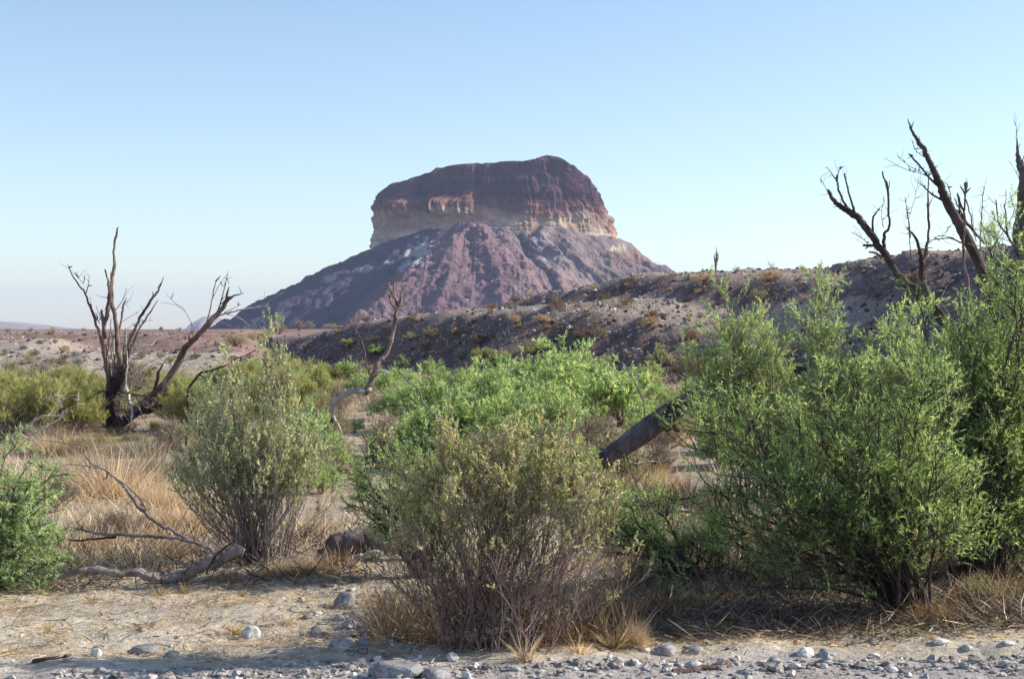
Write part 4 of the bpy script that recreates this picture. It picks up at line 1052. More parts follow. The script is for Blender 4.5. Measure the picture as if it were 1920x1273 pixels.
class DeadTree:
    """limbs given as pixels (x, y, thickness) in an enlarged crop; each is set at its own real distance and gets its real girth"""
    def __init__(self, name, label, cat, Y, off, sc, mat, seed, group=None):
        self.Y, self.off, self.sc, self.mat, self.seed = Y, off, sc, mat, seed
        self.done = []      # (px, py, depth) of points already placed
        self.root = None; self.meta = (name, label, cat, group); self.k = 0
        self.r = np.random.default_rng(seed)
    def limb(self, pts, part=None, dy=None, mat=None, abspx=False, gnarl=.22):
        self.k += 1
        p = np.array([(a[0], a[1]) for a in pts], float); w = np.array([a[2] if len(a) > 2 else np.nan for a in pts], float)
        bad = np.isnan(w)
        if bad.any(): w[bad] = np.interp(np.flatnonzero(bad), np.flatnonzero(~bad), w[~bad])
        if not abspx:
            p = p / self.sc + np.array(self.off); w = w / self.sc
        L = np.hypot(*np.diff(p, axis=0).T).sum()
        n = int(np.clip(L / (3 if np.nanmax(w) > 24 else 5), 5, 80))
        c = catmull(np.column_stack([p, w]), n)
        sg = np.r_[0, np.cumsum(np.hypot(*np.diff(p, axis=0).T))]; tt = np.linspace(0, sg[-1], n)
        lin = np.column_stack([np.interp(tt, sg, p[:, 0]), np.interp(tt, sg, p[:, 1]), np.interp(tt, sg, w)])
        c[:, :2] = c[:, :2] * .45 + lin[:, :2] * .55 if len(p) < 5 else c[:, :2]
        c[:, 2] = lin[:, 2] * (.84 if lin[:, 2].max() < 20 else .95)
        if self.done:
            A = np.concatenate(self.done); d = np.hypot(A[:, 0] - c[0, 0], A[:, 1] - c[0, 1]); d0 = A[d.argmin(), 2]
        else: d0 = 0.0
        if dy is None: dy = self.r.uniform(-.45, .45)
        Lm = L / F * self.Y
        dep = d0 + np.linspace(0, 1, n) * dy * Lm
        self.done.append(np.column_stack([c[:, 0], c[:, 1], dep]))
        Yv = self.Y + dep
        pts3 = np.column_stack([(c[:, 0] - CX) / F * Yv, Yv, H + (HY - c[:, 1]) / F * Yv])
        rad = np.maximum(c[:, 2], .6) / F * Yv * .5
        # twisted, kinked wood
        s = np.linspace(0, L / 8, n)
        k = np.where(rad > .07, .010, np.minimum(rad * .7, .022) + .004)
        pts3 = pts3 + np.column_stack([noise3(s, self.seed + self.k, 0.5), noise3(s, self.seed + self.k, 7.5), noise3(s, self.seed + self.k, 3.5)]) * k[:, None] * np.minimum(1, np.linspace(0, 6, n))[:, None]
        if self.root is None:
            x, y, z = pts3[0]
            self.o = np.array([x, y, gz(x, y)])
            self.root = empty(self.meta[0], tuple(self.o)); tag(self.root, self.meta[1], self.meta[2], self.meta[3])
        sides = 20 if c[:, 2].max() > 24 else 12 if c[:, 2].max() > 10 else (8 if c[:, 2].max() > 6 else 5)
        v, q, t = limb_mesh(pts3 - self.o, rad, self.seed + self.k, sides, gnarl)
        me = make_mesh(part or 'branch', v, q, t, smooth=True)
        if part is None: part = 'trunk' if self.k == 1 else ('branch' if c[:, 2].max() > 2.2 else 'twig')
        return link(part, me, mat or self.mat, parent=self.root)
    def stubs(self, m, lpx=14, w=3.2):
        """short snapped-off spurs along the limbs, one joined part"""
        A = [d for d in self.done if len(d) > 5]; cs, rs = [], []
        for _ in range(m):
            d = A[self.r.integers(len(A))]; i = int(len(d) * self.r.uniform(.05, .98)); Yv = self.Y + d[i, 2]
            p = np.array([(d[i, 0] - CX) / F * Yv, Yv, H + (HY - d[i, 1]) / F * Yv]) - self.o
            L = lpx / F * self.Y * self.r.uniform(.4, 1.3); dr = unit(self.r.normal(size=3) + np.array([0, 0, .8]))
            cs.append(p + dr * L * np.linspace(0, 1, 3)[:, None] + self.r.normal(size=(3, 3)) * L * .06); rs.append(np.array([1, .7, .25]) * w / F * self.Y * .5 * self.r.uniform(.5, 1.2))
        v, q = tubes(np.array(cs), np.array(rs), 4)
        o = link('spurs', make_mesh('spurs', v, q), self.mat, parent=self.root); o['kind'] = 'stuff'
    def spray(self, m, lpx, thick=1.4, up=.7, t0=.3):
        """fine twigs off the limbs so far, one joined part"""
        A = [d for d in self.done if len(d) > 5]
        cs, rs = [], []
        for _ in range(m):
            d = A[self.r.integers(len(A))]; i = int(len(d) * self.r.uniform(t0, 1)); i = min(i, len(d) - 1)
            Yv = self.Y + d[i, 2]
            p = np.array([(d[i, 0] - CX) / F * Yv, Yv, H + (HY - d[i, 1]) / F * Yv]) - self.o
            L = lpx / F * self.Y * self.r.uniform(.3, 1.2)
            dr = unit(self.r.normal(size=3) + np.array([0, 0, up]))
            c = p + dr * L * np.linspace(0, 1, 5)[:, None] + np.cumsum(self.r.normal(size=(5, 3)) * L * .05, 0) * np.array([0, 1, 1, 1, 1])[:, None]
            cs.append(c); rs.append(np.linspace(1, .35, 5) * thick / F * self.Y * .5)
        v, q = tubes(np.array(cs), np.array(rs), 3)
        o = link('twigs', make_mesh('twigs', v, q), self.mat, parent=self.root); o['kind'] = 'stuff'

# --- left dead tree (crop at 0,400 enlarged three times)
T = DeadTree('dead_tree', 'bare dead tree at left with splintered upright trunks and one big limb leaning right', 'dead tree', 27.0, (0, 400), 3.0, M['dead_wood'], 301)
T.limb([(650, 1240, 90), (635, 1120, 66), (625, 1040, 60), (640, 940, 62)], dy=0, mat=M['dead_dark'])
T.limb([(650, 980, 48), (675, 860, 36), (660, 760, 30), (655, 640, 26), (632, 500, 22), (630, 380, 20), (645, 300, 14), (640, 200, 15), (655, 110, 9), (665, 75, 3)])
T.limb([(620, 980, 36), (597, 850, 28), (582, 720, 24), (590, 620, 22), (610, 480, 16), (608, 380, 12), (590, 318, 10)])
T.limb([(600, 860, 24), (562, 690, 18), (530, 590, 14), (500, 510, 12), (480, 450, 10), (445, 405, 8), (402, 340, 6), (380, 288, 3)])
T.limb([(484, 450, 8), (500, 390, 5), (503, 350, 3)])
T.limb([(470, 395, 4), (430, 352, 3), (398, 320, 2)])
T.limb([(560, 620, 6), (520, 540, 4), (505, 470, 3)])
T.limb([(590, 700, 26), (578, 620, 24), (572, 548, 16)])
T.limb([(685, 930, 26), (712, 790, 22), (752, 665, 20), (800, 560, 18), (850, 490, 14), (885, 440, 12), (922, 358, 4)])
T.limb([(708, 860, 16), (742, 740, 14), (790, 640, 12), (842, 560, 9), (888, 488, 4)])
T.limb([(655, 720, 16), (680, 620, 15), (692, 520, 12), (710, 475, 5)])
T.limb([(645, 550, 6), (690, 490, 4), (715, 415, 2)])
T.limb([(690, 610, 4), (740, 575, 3), (775, 560, 2)])
T.limb([(700, 655, 4), (770, 622, 3), (860, 600, 2)])
T.limb([(592, 650, 7), (560, 575, 5), (540, 520, 3)])
T.limb([(612, 475, 5), (575, 470, 4), (538, 460, 2)])
T.limb([(605, 600, 10), (625, 480, 8), (622, 330, 5)])
T.limb([(640, 1000, 20), (610, 900, 18), (600, 780, 14), (612, 690, 8)])
T.limb([(640, 980, 14), (640, 880, 12), (625, 760, 9), (650, 680, 7), (665, 672, 5)], mat=M['dead_pale'])
T.limb([(690, 980, 14), (705, 900, 12), (735, 870, 14), (735, 900, 6)])
T.limb([(660, 1000, 30), (668, 900, 34), (690, 850, 26)], mat=M['dead_dark'])
T.limb([(680, 1180, 60), (760, 1130, 40), (830, 1110, 34), (905, 1080, 30)], mat=M['dead_dark'])
T.limb([(720, 1140, 50), (820, 1060, 48), (885, 1000, 46), (950, 930, 44), (1002, 840, 42), (1050, 750, 38), (1120, 680, 34), (1190, 605, 32), (1240, 550, 28), (1280, 490, 24), (1300, 470, 12), (1370, 448, 4)], dy=-.2)
T.limb([(1270, 500, 18), (1280, 440, 12), (1288, 410, 4)])
T.limb([(1220, 570, 12), (1250, 470, 8), (1270, 390, 6), (1285, 325, 3)])
T.limb([(1158, 630, 8), (1190, 500, 8), (1208, 400, 6), (1225, 362, 2)])
T.limb([(1200, 470, 4), (1240, 390, 3), (1282, 340, 2)])
T.limb([(1235, 575, 13), (1340, 545, 11), (1430, 530, 8), (1500, 500, 6), (1590, 445, 3)], dy=.1, mat=M['dead_pale'])
T.limb([(1435, 532, 7), (1470, 525, 7), (1498, 522, 4)], mat=M['dead_pale'])
T.limb([(1265, 565, 7), (1340, 585, 5), (1400, 628, 2)], mat=M['dead_pale'])
T.limb([(1262, 560, 5), (1310, 535, 4), (1358, 513, 2)])
T.limb([(1195, 640, 8), (1240, 610, 5), (1325, 650, 2)])
T.limb([(870, 1010, 28), (888, 910, 22), (905, 870, 14), (932, 822, 4)], mat=M['dead_dark'])
T.limb([(1085, 700, 4), (1085, 640, 4), (1045, 560, 4), (1000, 520, 3), (935, 455, 2)])
T.limb([(1085, 690, 3), (1070, 600, 3), (1020, 525, 3), (905, 500, 2)])
T.limb([(1066, 720, 10), (1062, 690, 8), (1066, 680, 5)])
T.limb([(905, 1030, 16), (980, 1005, 14), (1040, 1010, 10)], mat=M['dead_wood'])
T.limb([(665, 985, 14), (560, 1008, 12), (480, 1065, 10), (432, 1130, 8), (425, 1175, 7)], dy=-.5)
T.limb([(700, 1010, 8), (600, 1040, 7), (520, 1100, 6), (480, 1160, 4)], dy=-.6)
T.limb([(690, 1060, 7), (600, 1070, 6), (520, 1130, 5), (470, 1165, 3)], dy=-.4)
T.limb([(640, 1000, 8), (740, 1010, 8), (820, 1030, 7), (880, 1055, 5)], dy=-.5)
T.limb([(690, 990, 7), (780, 1030, 6), (840, 1085, 5), (905, 1150, 4)], dy=-.6)
T.limb([(700, 960, 22), (730, 1060, 18), (745, 1120, 16), (725, 1240, 12)], mat=M['dead_pale'], dy=-.3)
T.limb([(720, 930, 10), (760, 895, 8), (798, 890, 6)], mat=M['dead_pale'])
T.limb([(620, 1150, 6), (560, 1140, 5), (480, 1168, 3)], dy=-.5)
T.limb([(710, 1000, 5), (790, 990, 4), (820, 910, 3), (860, 870, 2)])
T.limb([(660, 870, 6), (560, 860, 4), (470, 780, 2)])
T.limb([(780, 870, 5), (880, 820, 4), (1000, 765, 2)])
T.limb([(730, 795, 18), (790, 760, 18), (860, 735, 14), (885, 705, 6)], dy=.2, mat=M['dead_pale'])
T.stubs(60, 13, 3.4)
T.spray(56, 30, 1.0, .5)
rb = np.random.default_rng(9)
for i in range(16):
    xb = rb.uniform(600, 705); yt = rb.uniform(560, 820); xt = 590 + (xb - 600) * 1.3 + rb.uniform(-40, 30)
    T.limb([(xb, 1000, 12), ((xb + xt) / 2 + rb.uniform(-14, 14), (1000 + yt) / 2, 10), (xt, yt, 3)], dy=rb.uniform(-.25, .25), mat=M['dead_pale'] if i % 5 == 0 else None)
for i in range(26):
    x0_ = rb.uniform(560, 760); y0_ = rb.uniform(980, 1120); dx_ = rb.uniform(-170, 150); dy_ = rb.uniform(40, 150)
    T.limb([(x0_, y0_, 10), (x0_ + dx_ * .45, y0_ + dy_ * .1 - 15, 8), (x0_ + dx_, y0_ + dy_, 5)], dy=rb.uniform(-.6, .2), mat=M['dead_pale'] if i % 4 == 0 else None)

# --- the limb half hidden behind the tall sparse shrub
T = DeadTree('dead_branch', 'dark dead limb half hidden behind the top of the tall sparse shrub', 'branch', 24.0, (0, 400), 3.0, M['dead_dark'], 330)
T.limb([(1040, 1400, 16), (1050, 1200, 16), (1060, 1000, 16), (1068, 975, 16), (1130, 900, 20), (1190, 883, 18), (1260, 860, 12), (1350, 810, 8), (1440, 770, 5)], dy=.1)
T.limb([(1120, 910, 10), (1150, 925, 8), (1200, 920, 4)])

# --- bleached sticks at left
for lab, pts, Y in [('bleached white branch arching over straw at left, upper one', [(245, 1076, 5), (300, 1030, 5), (340, 1028, 4)], 25), ('bleached branch with a hooked end, behind the straw at left', [(330, 1080, 4), (370, 1040, 8), (420, 1022, 8), (440, 1030, 6), (435, 1090, 5)], 25),
                    ('thick bleached branch pointing left out of the straw', [(165, 1202, 8), (205, 1155, 12), (260, 1136, 14), (330, 1138, 10), (380, 1100, 9)], 22), ('long bleached branch lying low in the straw at left', [(150, 1260, 10), (240, 1210, 12), (310, 1170, 10), (350, 1140, 7)], 21),
                    ('short bleached branch low at far left', [(60, 1250, 12), (110, 1242, 12), (150, 1262, 6)], 20)]:
    t = DeadTree('dead_branch', lab, 'branch', Y, (0, 400), 3.0, M['dead_pale'], int(pts[0][0]) + 340)
    t.limb([(a, b, c * 1.0) for a, b, c in pts], part='limb', dy=-.2, gnarl=.4)
    t.limb([pts[1], (pts[1][0] - 60, pts[1][1] + 46, 3)], part='twig'); t.stubs(6, 9, 2.4); t.spray(8, 24, 1.2, .3, 0)

# --- middle dead branch on the curved white trunk (crop at 500,480 enlarged 2.4 times)
T = DeadTree('dead_tree', 'dead tree with a pale curved trunk bending up into a dark forked branch', 'dead tree', 22.0, (500, 480), 2.4, M['dead_wood'], 350)
T.limb([(345, 830, 14), (330, 780, 14), (302, 730, 18), (296, 690, 24), (320, 645, 27), (370, 618, 26), (430, 608, 26), (465, 604, 28)], dy=.1, mat=M['dead_pale'])
T.limb([(448, 618, 34), (478, 545, 32), (500, 500, 30), (522, 465, 26), (560, 390, 19), (577, 310, 16), (580, 260, 18), (592, 222, 20), (612, 200, 12)])
T.limb([(596, 225, 14), (574, 185, 12), (552, 150, 9), (545, 112, 5)])
T.limb([(586, 240, 14), (560, 218, 9), (550, 180, 6)])
T.limb([(588, 225, 12), (574, 175, 9), (574, 120, 8), (587, 52, 3)])
T.limb([(600, 215, 12), (600, 170, 9), (622, 138, 3)])
T.limb([(462, 530, 10), (445, 470, 9), (438, 410, 8), (415, 355, 5), (385, 310, 2)])
T.limb([(458, 575, 11), (430, 540, 8), (400, 495, 4)], mat=M['dead_pale'])
T.limb([(500, 522, 12), (530, 515, 14), (552, 528, 5)], mat=M['dead_pale'])
T.limb([(520, 515, 7), (530, 545, 4)])
T.limb([(465, 665, 4), (430, 605, 5), (395, 545, 3)], mat=M['dead_pale'])
T.limb([(515, 475, 6), (570, 468, 6), (610, 478, 5), (655, 470, 2)])
T.limb([(300, 720, 16), (285, 770, 14), (300, 830, 10)], mat=M['dead_dark'])
T.limb([(562, 380, 4), (600, 360, 3), (640, 370, 2)])
T.limb([(578, 300, 4), (610, 230, 3), (650, 190, 2)])
T.stubs(26, 10, 3); T.spray(44, 26, 1.2, .5)
T = DeadTree('dead_branch', 'thin dead branch slanting through green bushes right of the curved trunk', 'branch', 20.0, (500, 480), 2.4, M['dead_log'], 370)
T.limb([(860, 800, 9), (840, 740, 9), (770, 720, 8), (710, 670, 9), (680, 600, 10), (630, 560, 8), (590, 510, 5), (565, 465, 2)], part='limb', dy=.4)
T.limb([(650, 675, 5), (560, 670, 7), (500, 685, 5)], mat=M['dead_dark'])
T = DeadTree('dead_branch', 'short dark dead stub in the middle of the green thicket', 'branch', 24.0, (500, 480), 2.4, M['dead_dark'], 372)
T.limb([(1175, 740, 10), (1200, 700, 20), (1240, 680, 14), (1270, 615, 4)], part='limb')
T.limb([(1180, 730, 6), (1215, 715, 6), (1240, 700, 3)], mat=M['dead_pale'])
T = DeadTree('dead_branch', 'thin forked dead sapling left of the upper end of the leaning log', 'branch', 24.0, (500, 480), 2.4, M['dead_log'], 374)
T.limb([(1720, 860, 9), (1702, 720, 8), (1690, 640, 8), (1660, 570, 6), (1620, 500, 4), (1580, 465, 2)], part='limb')
T.limb([(1695, 640, 5), (1672, 570, 4), (1670, 530, 2)])
T.limb([(1665, 585, 4), (1630, 545, 3), (1600, 540, 2)])

# --- right dead trees (crop at 1200,200 enlarged 2.651 times)
S4 = 2.651; O4 = (1200, 200)
T = DeadTree('dead_tree', 'leaning dead tree whose dark trunk slants up left out of the green shrubs', 'dead tree', 21.0, O4, S4, M['dead_dark'], 400)
T.limb([(1700, 1800, 60), (1640, 1400, 52), (1570, 1180, 46), (1500, 1050, 34), (1430, 960, 40), (1350, 895, 38), (1285, 835, 37), (1215, 730, 38), (1160, 650, 31), (1090, 560, 26), (1020, 510, 19), (975, 480, 15), (945, 435, 11), (935, 412, 4)], dy=.1)
T.limb([(1075, 545, 14), (1042, 450, 11), (1018, 350, 8), (1022, 332, 3)])
T.limb([(1040, 520, 16), (995, 440, 13), (980, 375, 9), (962, 345, 6), (928, 297, 2)])
T.limb([(982, 380, 8), (985, 330, 5), (1000, 300, 2)])
T.limb([(1215, 715, 22), (1213, 640, 17), (1240, 590, 15), (1235, 500, 13), (1230, 400, 13), (1205, 325, 8)])
T.limb([(1235, 410, 8), (1242, 365, 3)])
T.limb([(1230, 430, 5), (1215, 360, 4)])
T.limb([(1165, 660, 18), (1152, 560, 12), (1180, 520, 5), (1205, 490, 2)])
T.limb([(1190, 705, 22), (1160, 692, 17), (1112, 690, 13)])
T.limb([(1200, 745, 18), (1170, 727, 15), (1140, 722, 10)], mat=M['dead_wood'])
T.limb([(1150, 700, 5), (1100, 650, 4), (1052, 628, 2)])
T.limb([(1115, 590, 5), (1105, 545, 2)])
T.limb([(940, 440, 5), (918, 395, 3), (893, 362, 2)])
T.limb([(1020, 515, 5), (985, 500, 4), (955, 498, 2)])
T.limb([(1070, 540, 5), (1065, 490, 2)])
T.limb([(1210, 600, 5), (1200, 540, 3), (1215, 440, 2)])
T.limb([(1440, 960, 34), (1405, 850, 30), (1400, 780, 24), (1392, 710, 17), (1368, 650, 14), (1325, 602, 5)])
T.limb([(1405, 790, 22), (1422, 715, 19), (1436, 600, 15), (1430, 480, 13), (1436, 325, 5)])
T.limb([(1432, 520, 7), (1440, 480, 6), (1455, 452, 3)])
T.limb([(1345, 650, 6), (1335, 560, 4), (1325, 500, 3), (1315, 450, 2)])
T.limb([(1335, 560, 3), (1365, 460, 3), (1385, 370, 2)])
T.limb([(1500, 1055, 7), (1460, 1045, 5), (1410, 1032, 3)], mat=M['dead_pale'])
T.limb([(1415, 760, 12), (1430, 742, 10), (1436, 738, 4)], mat=M['dead_pale'])
T.limb([(1480, 1000, 4), (1520, 900, 3), (1560, 860, 2)], mat=M['dead_pale'])
T.stubs(44, 12, 2.8); T.spray(46, 30, 1.0, .6)
T = DeadTree('dead_tree', 'tallest dead tree on the right skyline, its long trunk slanting up to the left', 'dead tree', 24.0, O4, S4, M['dead_dark'], 420)
T.limb([(1830, 1650, 60), (1760, 1000, 46), (1690, 790, 34), (1640, 690, 30), (1590, 592, 28), (1540, 500, 27), (1500, 410, 24), (1460, 320, 18), (1438, 280, 15), (1420, 240, 13), (1395, 190, 11), (1372, 155, 8), (1345, 105, 6), (1332, 62, 3)], dy=.05)
T.limb([(1505, 410, 18), (1460, 375, 15), (1420, 330, 12), (1370, 270, 11), (1336, 235, 6)])
T.limb([(1510, 470, 13), (1450, 435, 11), (1395, 385, 6)])
T.limb([(1425, 345, 6), (1380, 325, 4), (1320, 315, 4), (1215, 256, 2)])
T.limb([(1400, 325, 4), (1340, 295, 3), (1290, 260, 2)])
T.limb([(1545, 495, 14), (1600, 545, 18), (1650, 610, 17), (1715, 685, 12)])
T.limb([(1420, 255, 5), (1370, 220, 4), (1355, 180, 2)])
T.limb([(1385, 175, 5), (1390, 145, 2)])
T.limb([(1555, 510, 8), (1545, 440, 6), (1530, 385, 5), (1515, 380, 4)])
T.limb([(1590, 560, 10), (1590, 480, 12), (1575, 440, 6)])
T.limb([(1630, 690, 10), (1550, 655, 8), (1500, 655, 6), (1450, 662, 4)])
T.limb([(1560, 655, 5), (1490, 640, 4), (1420, 690, 3)])
T.limb([(1500, 650, 4), (1540, 600, 3), (1560, 575, 2)])
T.stubs(40, 12, 3); T.spray(40, 28, 1.0, .5)
T = DeadTree('dead_tree', 'short dead snag with a frayed top beside the tallest dead tree', 'dead tree', 23.0, O4, S4, M['dead_wood'], 440)
T.limb([(1720, 1700, 18), (1660, 1100, 14), (1612, 770, 9), (1610, 700, 12), (1615, 600, 16), (1612, 500, 18), (1615, 440, 24), (1620, 400, 24), (1622, 380, 10)], dy=0)
T.limb([(1615, 440, 12), (1600, 410, 10), (1592, 395, 6)])
T.limb([(1620, 430, 14), (1638, 415, 8), (1645, 405, 4)])
T.limb([(1612, 520, 14), (1588, 460, 13), (1580, 430, 6)])
T.limb([(1614, 560, 10), (1570, 470, 8), (1560, 455, 4)])
T.limb([(1618, 460, 10), (1640, 530, 9), (1655, 600, 7), (1670, 670, 5)])
T.limb([(1625, 400, 6), (1625, 370, 3), (1618, 350, 2)])
T.limb([(1660, 640, 5), (1655, 560, 4), (1650, 500, 2)])
T = DeadTree('dead_tree', 'dead tree with a thick grey trunk at the right edge of the picture', 'dead tree', 22.0, O4, S4, M['dead_bark'], 450)
T.limb([(1960, 1700, 80), (1920, 900, 64), (1890, 660, 52), (1897, 560, 38), (1910, 450, 28), (1914, 330, 16), (1895, 290, 12), (1878, 240, 9), (1874, 160, 5)], dy=0)
T.limb([(1925, 660, 50), (1940, 560, 46), (1950, 480, 40)])
T.limb([(1898, 300, 8), (1905, 260, 6), (1915, 235, 4)], mat=M['dead_dark'])
T.limb([(1878, 220, 6), (1888, 195, 4), (1890, 180, 2)], mat=M['dead_dark'])
T.limb([(1850, 680, 16), (1828, 640, 13), (1822, 560, 12), (1812, 487, 7)], mat=M['dead_dark'])
T.limb([(1828, 640, 12), (1785, 585, 9), (1776, 540, 8), (1772, 480, 7), (1762, 462, 2)], mat=M['dead_dark'])
T.limb([(1775, 490, 5), (1750, 470, 4), (1725, 440, 2)], mat=M['dead_dark'])
T.limb([(1815, 495, 4), (1822, 450, 3), (1820, 410, 2)], mat=M['dead_dark'])
T.limb([(1830, 480, 4), (1860, 440, 3), (1890, 380, 2)], mat=M['dead_dark'])
T.limb([(1900, 430, 4), (1880, 350, 3), (1845, 285, 2)], mat=M['dead_dark'])
T.limb([(1874, 160, 4), (1872, 120, 3), (1868, 80, 2)], mat=M['dead_dark'])
T.limb([(1740, 670, 8), (1735, 640, 7), (1750, 622, 7), (1768, 632, 5), (1765, 655, 3)], mat=M['dead_dark'])
T.spray(26, 30, 1.2, .5)
for lab, pts, Y in [('slim bare sapling on the skyline between the two groups of dead trees', [(1690, 720, 8), (1695, 600, 7), (1700, 500, 4), (1705, 440, 3), (1718, 375, 2)], 40),
                    ('thin bare stem left of the forked dead trunk on the skyline', [(1345, 760, 6), (1340, 640, 5), (1330, 540, 3), (1318, 450, 2)], 40)]:
    t = DeadTree('dead_sapling', lab, 'sapling', Y, O4, S4, M['dead_dark'], 470 + Y + len(lab))
    t.limb(pts, dy=0); t.spray(16, 24, 1.1, .9)
T = DeadTree('dead_stalk', 'lone dead flower stalk standing on the skyline right of the butte', 'stalk', hit(1343, 513, 45)[1], (0, 0), 1.0, M['dead_log'], 480)
T.limb([(1343, 512, 4), (1342, 495, 5), (1344, 480, 4), (1343, 466, 1.5)], dy=0)
T.limb([(1342, 500, 3), (1340, 486, 3), (1340, 478, 2)], part='branch'); T.limb([(1343, 500, 3), (1346, 488, 3), (1347, 476, 2)], part='branch'); T.spray(10, 9, 1.0, 2.5)
T = DeadTree('dead_stalk', 'dead stalk standing on the gravel right of the forked dead branch', 'stalk', hit(781, 602, 45)[1], (0, 0), 1.0, M['dead_log'], 482)
T.limb([(781, 602, 5), (781, 575, 3), (782, 548, 1.5)], dy=0); T.spray(10, 12, 1.0, 1)

# --- the leaning log
T = DeadTree('leaning_log', 'thick dark log leaning up to the right, its sawn looking broken end above dry grass', 'log', 17.6, (0, 0), 1.0, M['dead_dark'], 500)
T.limb([(1128, 866, 31), (1150, 850, 34), (1195, 818, 35), (1240, 786, 38), (1290, 752, 38), (1360, 712, 34), (1440, 670, 28), (1500, 640, 22)], dy=.15, gnarl=.10, mat=M['dead_bark'])
T.limb([(1135, 868, 20), (1125, 878, 14), (1117, 886, 6)])
T.limb([(1250, 800, 22), (1262, 798, 16), (1272, 806, 8)])
T.limb([(1168, 858, 5), (1190, 872, 6), (1215, 866, 5), (1240, 868, 3)], mat=M['dead_pale'])
T.limb([(1380, 705, 16), (1420, 800, 16), (1450, 945, 18)])

T.stubs(14, 16, 6); T.spray(26, 60, 2.2, .2, 0)
# --- fallen log at left (crop at 0,780 enlarged 2.583 times)
S5 = 2.583; O5 = (0, 780)
T = DeadTree('fallen_log', 'fallen grey log curving along the ground at left with two long forked branches', 'log', 11.1, O5, S5, M['dead_log'], 520)
T.limb([(1165, 650, 66), (1100, 672, 70), (1040, 700, 64), (950, 744, 56), (890, 770, 54), (830, 784, 54), (760, 782, 50), (690, 772, 48), (560, 752, 42), (450, 742, 32), (350, 752, 24), (240, 790, 14)], dy=-.1, gnarl=.16)
T.limb([(1045, 668, 34), (1010, 640, 28), (950, 615, 22), (860, 596, 20), (700, 582, 18), (520, 574, 17), (430, 558, 12), (350, 538, 5)], dy=.2)
T.limb([(915, 602, 18), (860, 570, 20), (790, 530, 21), (700, 466, 21), (640, 400, 18), (600, 335, 17), (520, 272, 13), (440, 228, 8), (380, 160, 5), (300, 128, 4), (200, 120, 3)], dy=.35)
T.limb([(708, 455, 13), (690, 410, 11), (625, 345, 10), (560, 298, 5)], dy=.1)
T.limb([(520, 275, 9), (515, 300, 10), (500, 302, 6)])
T.limb([(470, 255, 7), (410, 240, 6), (340, 236, 3)])
T.limb([(560, 585, 16), (470, 590, 14), (400, 602, 12), (330, 600, 8)], mat=M['dead_dark'], dy=.1)
T.limb([(1000, 760, 16), (1030, 700, 13), (1080, 640, 12), (1140, 600, 7)], mat=M['dead_dark'], dy=-.5)
T.limb([(430, 560, 6), (390, 530, 5), (360, 510, 3)], mat=M['dead_pale'])
T.limb([(1130, 650, 24), (1160, 680, 26), (1170, 720, 14)], mat=M['dead_dark'])
T.spray(40, 60, 2.2, .3); T.stubs(24, 18, 5)

# --- short thick log left of the middle shrub (crop at 560,780 enlarged 2.582 times)
S6 = 2.582; O6 = (560, 780)
T = DeadTree('fallen_log', 'short thick dark log lying half hidden behind the middle shrub, wood grain on its side', 'log', 12.2, O6, S6, M['dead_bark'], 540)
T.limb([(150, 640, 90), (200, 622, 116), (290, 606, 118), (380, 602, 118), (460, 610, 112), (560, 620, 100), (640, 630, 80)], dy=.15, gnarl=.09)
T.limb([(160, 660, 80), (120, 670, 60), (85, 690, 36)], mat=M['dead_dark'])
T.limb([(390, 560, 26), (365, 590, 30), (340, 625, 20)], mat=M['dead_dark'])
T = DeadTree('wood_slab', 'light coloured broken slab of wood propped under the short thick log', 'wood', 12.0, O6, S6, M['dead_pale'], 545)
T.limb([(245, 715, 14), (290, 685, 28), (350, 665, 32), (400, 655, 18)], part='slab', dy=.1)
T.limb([(290, 690, 10), (280, 720, 8)], part='splinter')

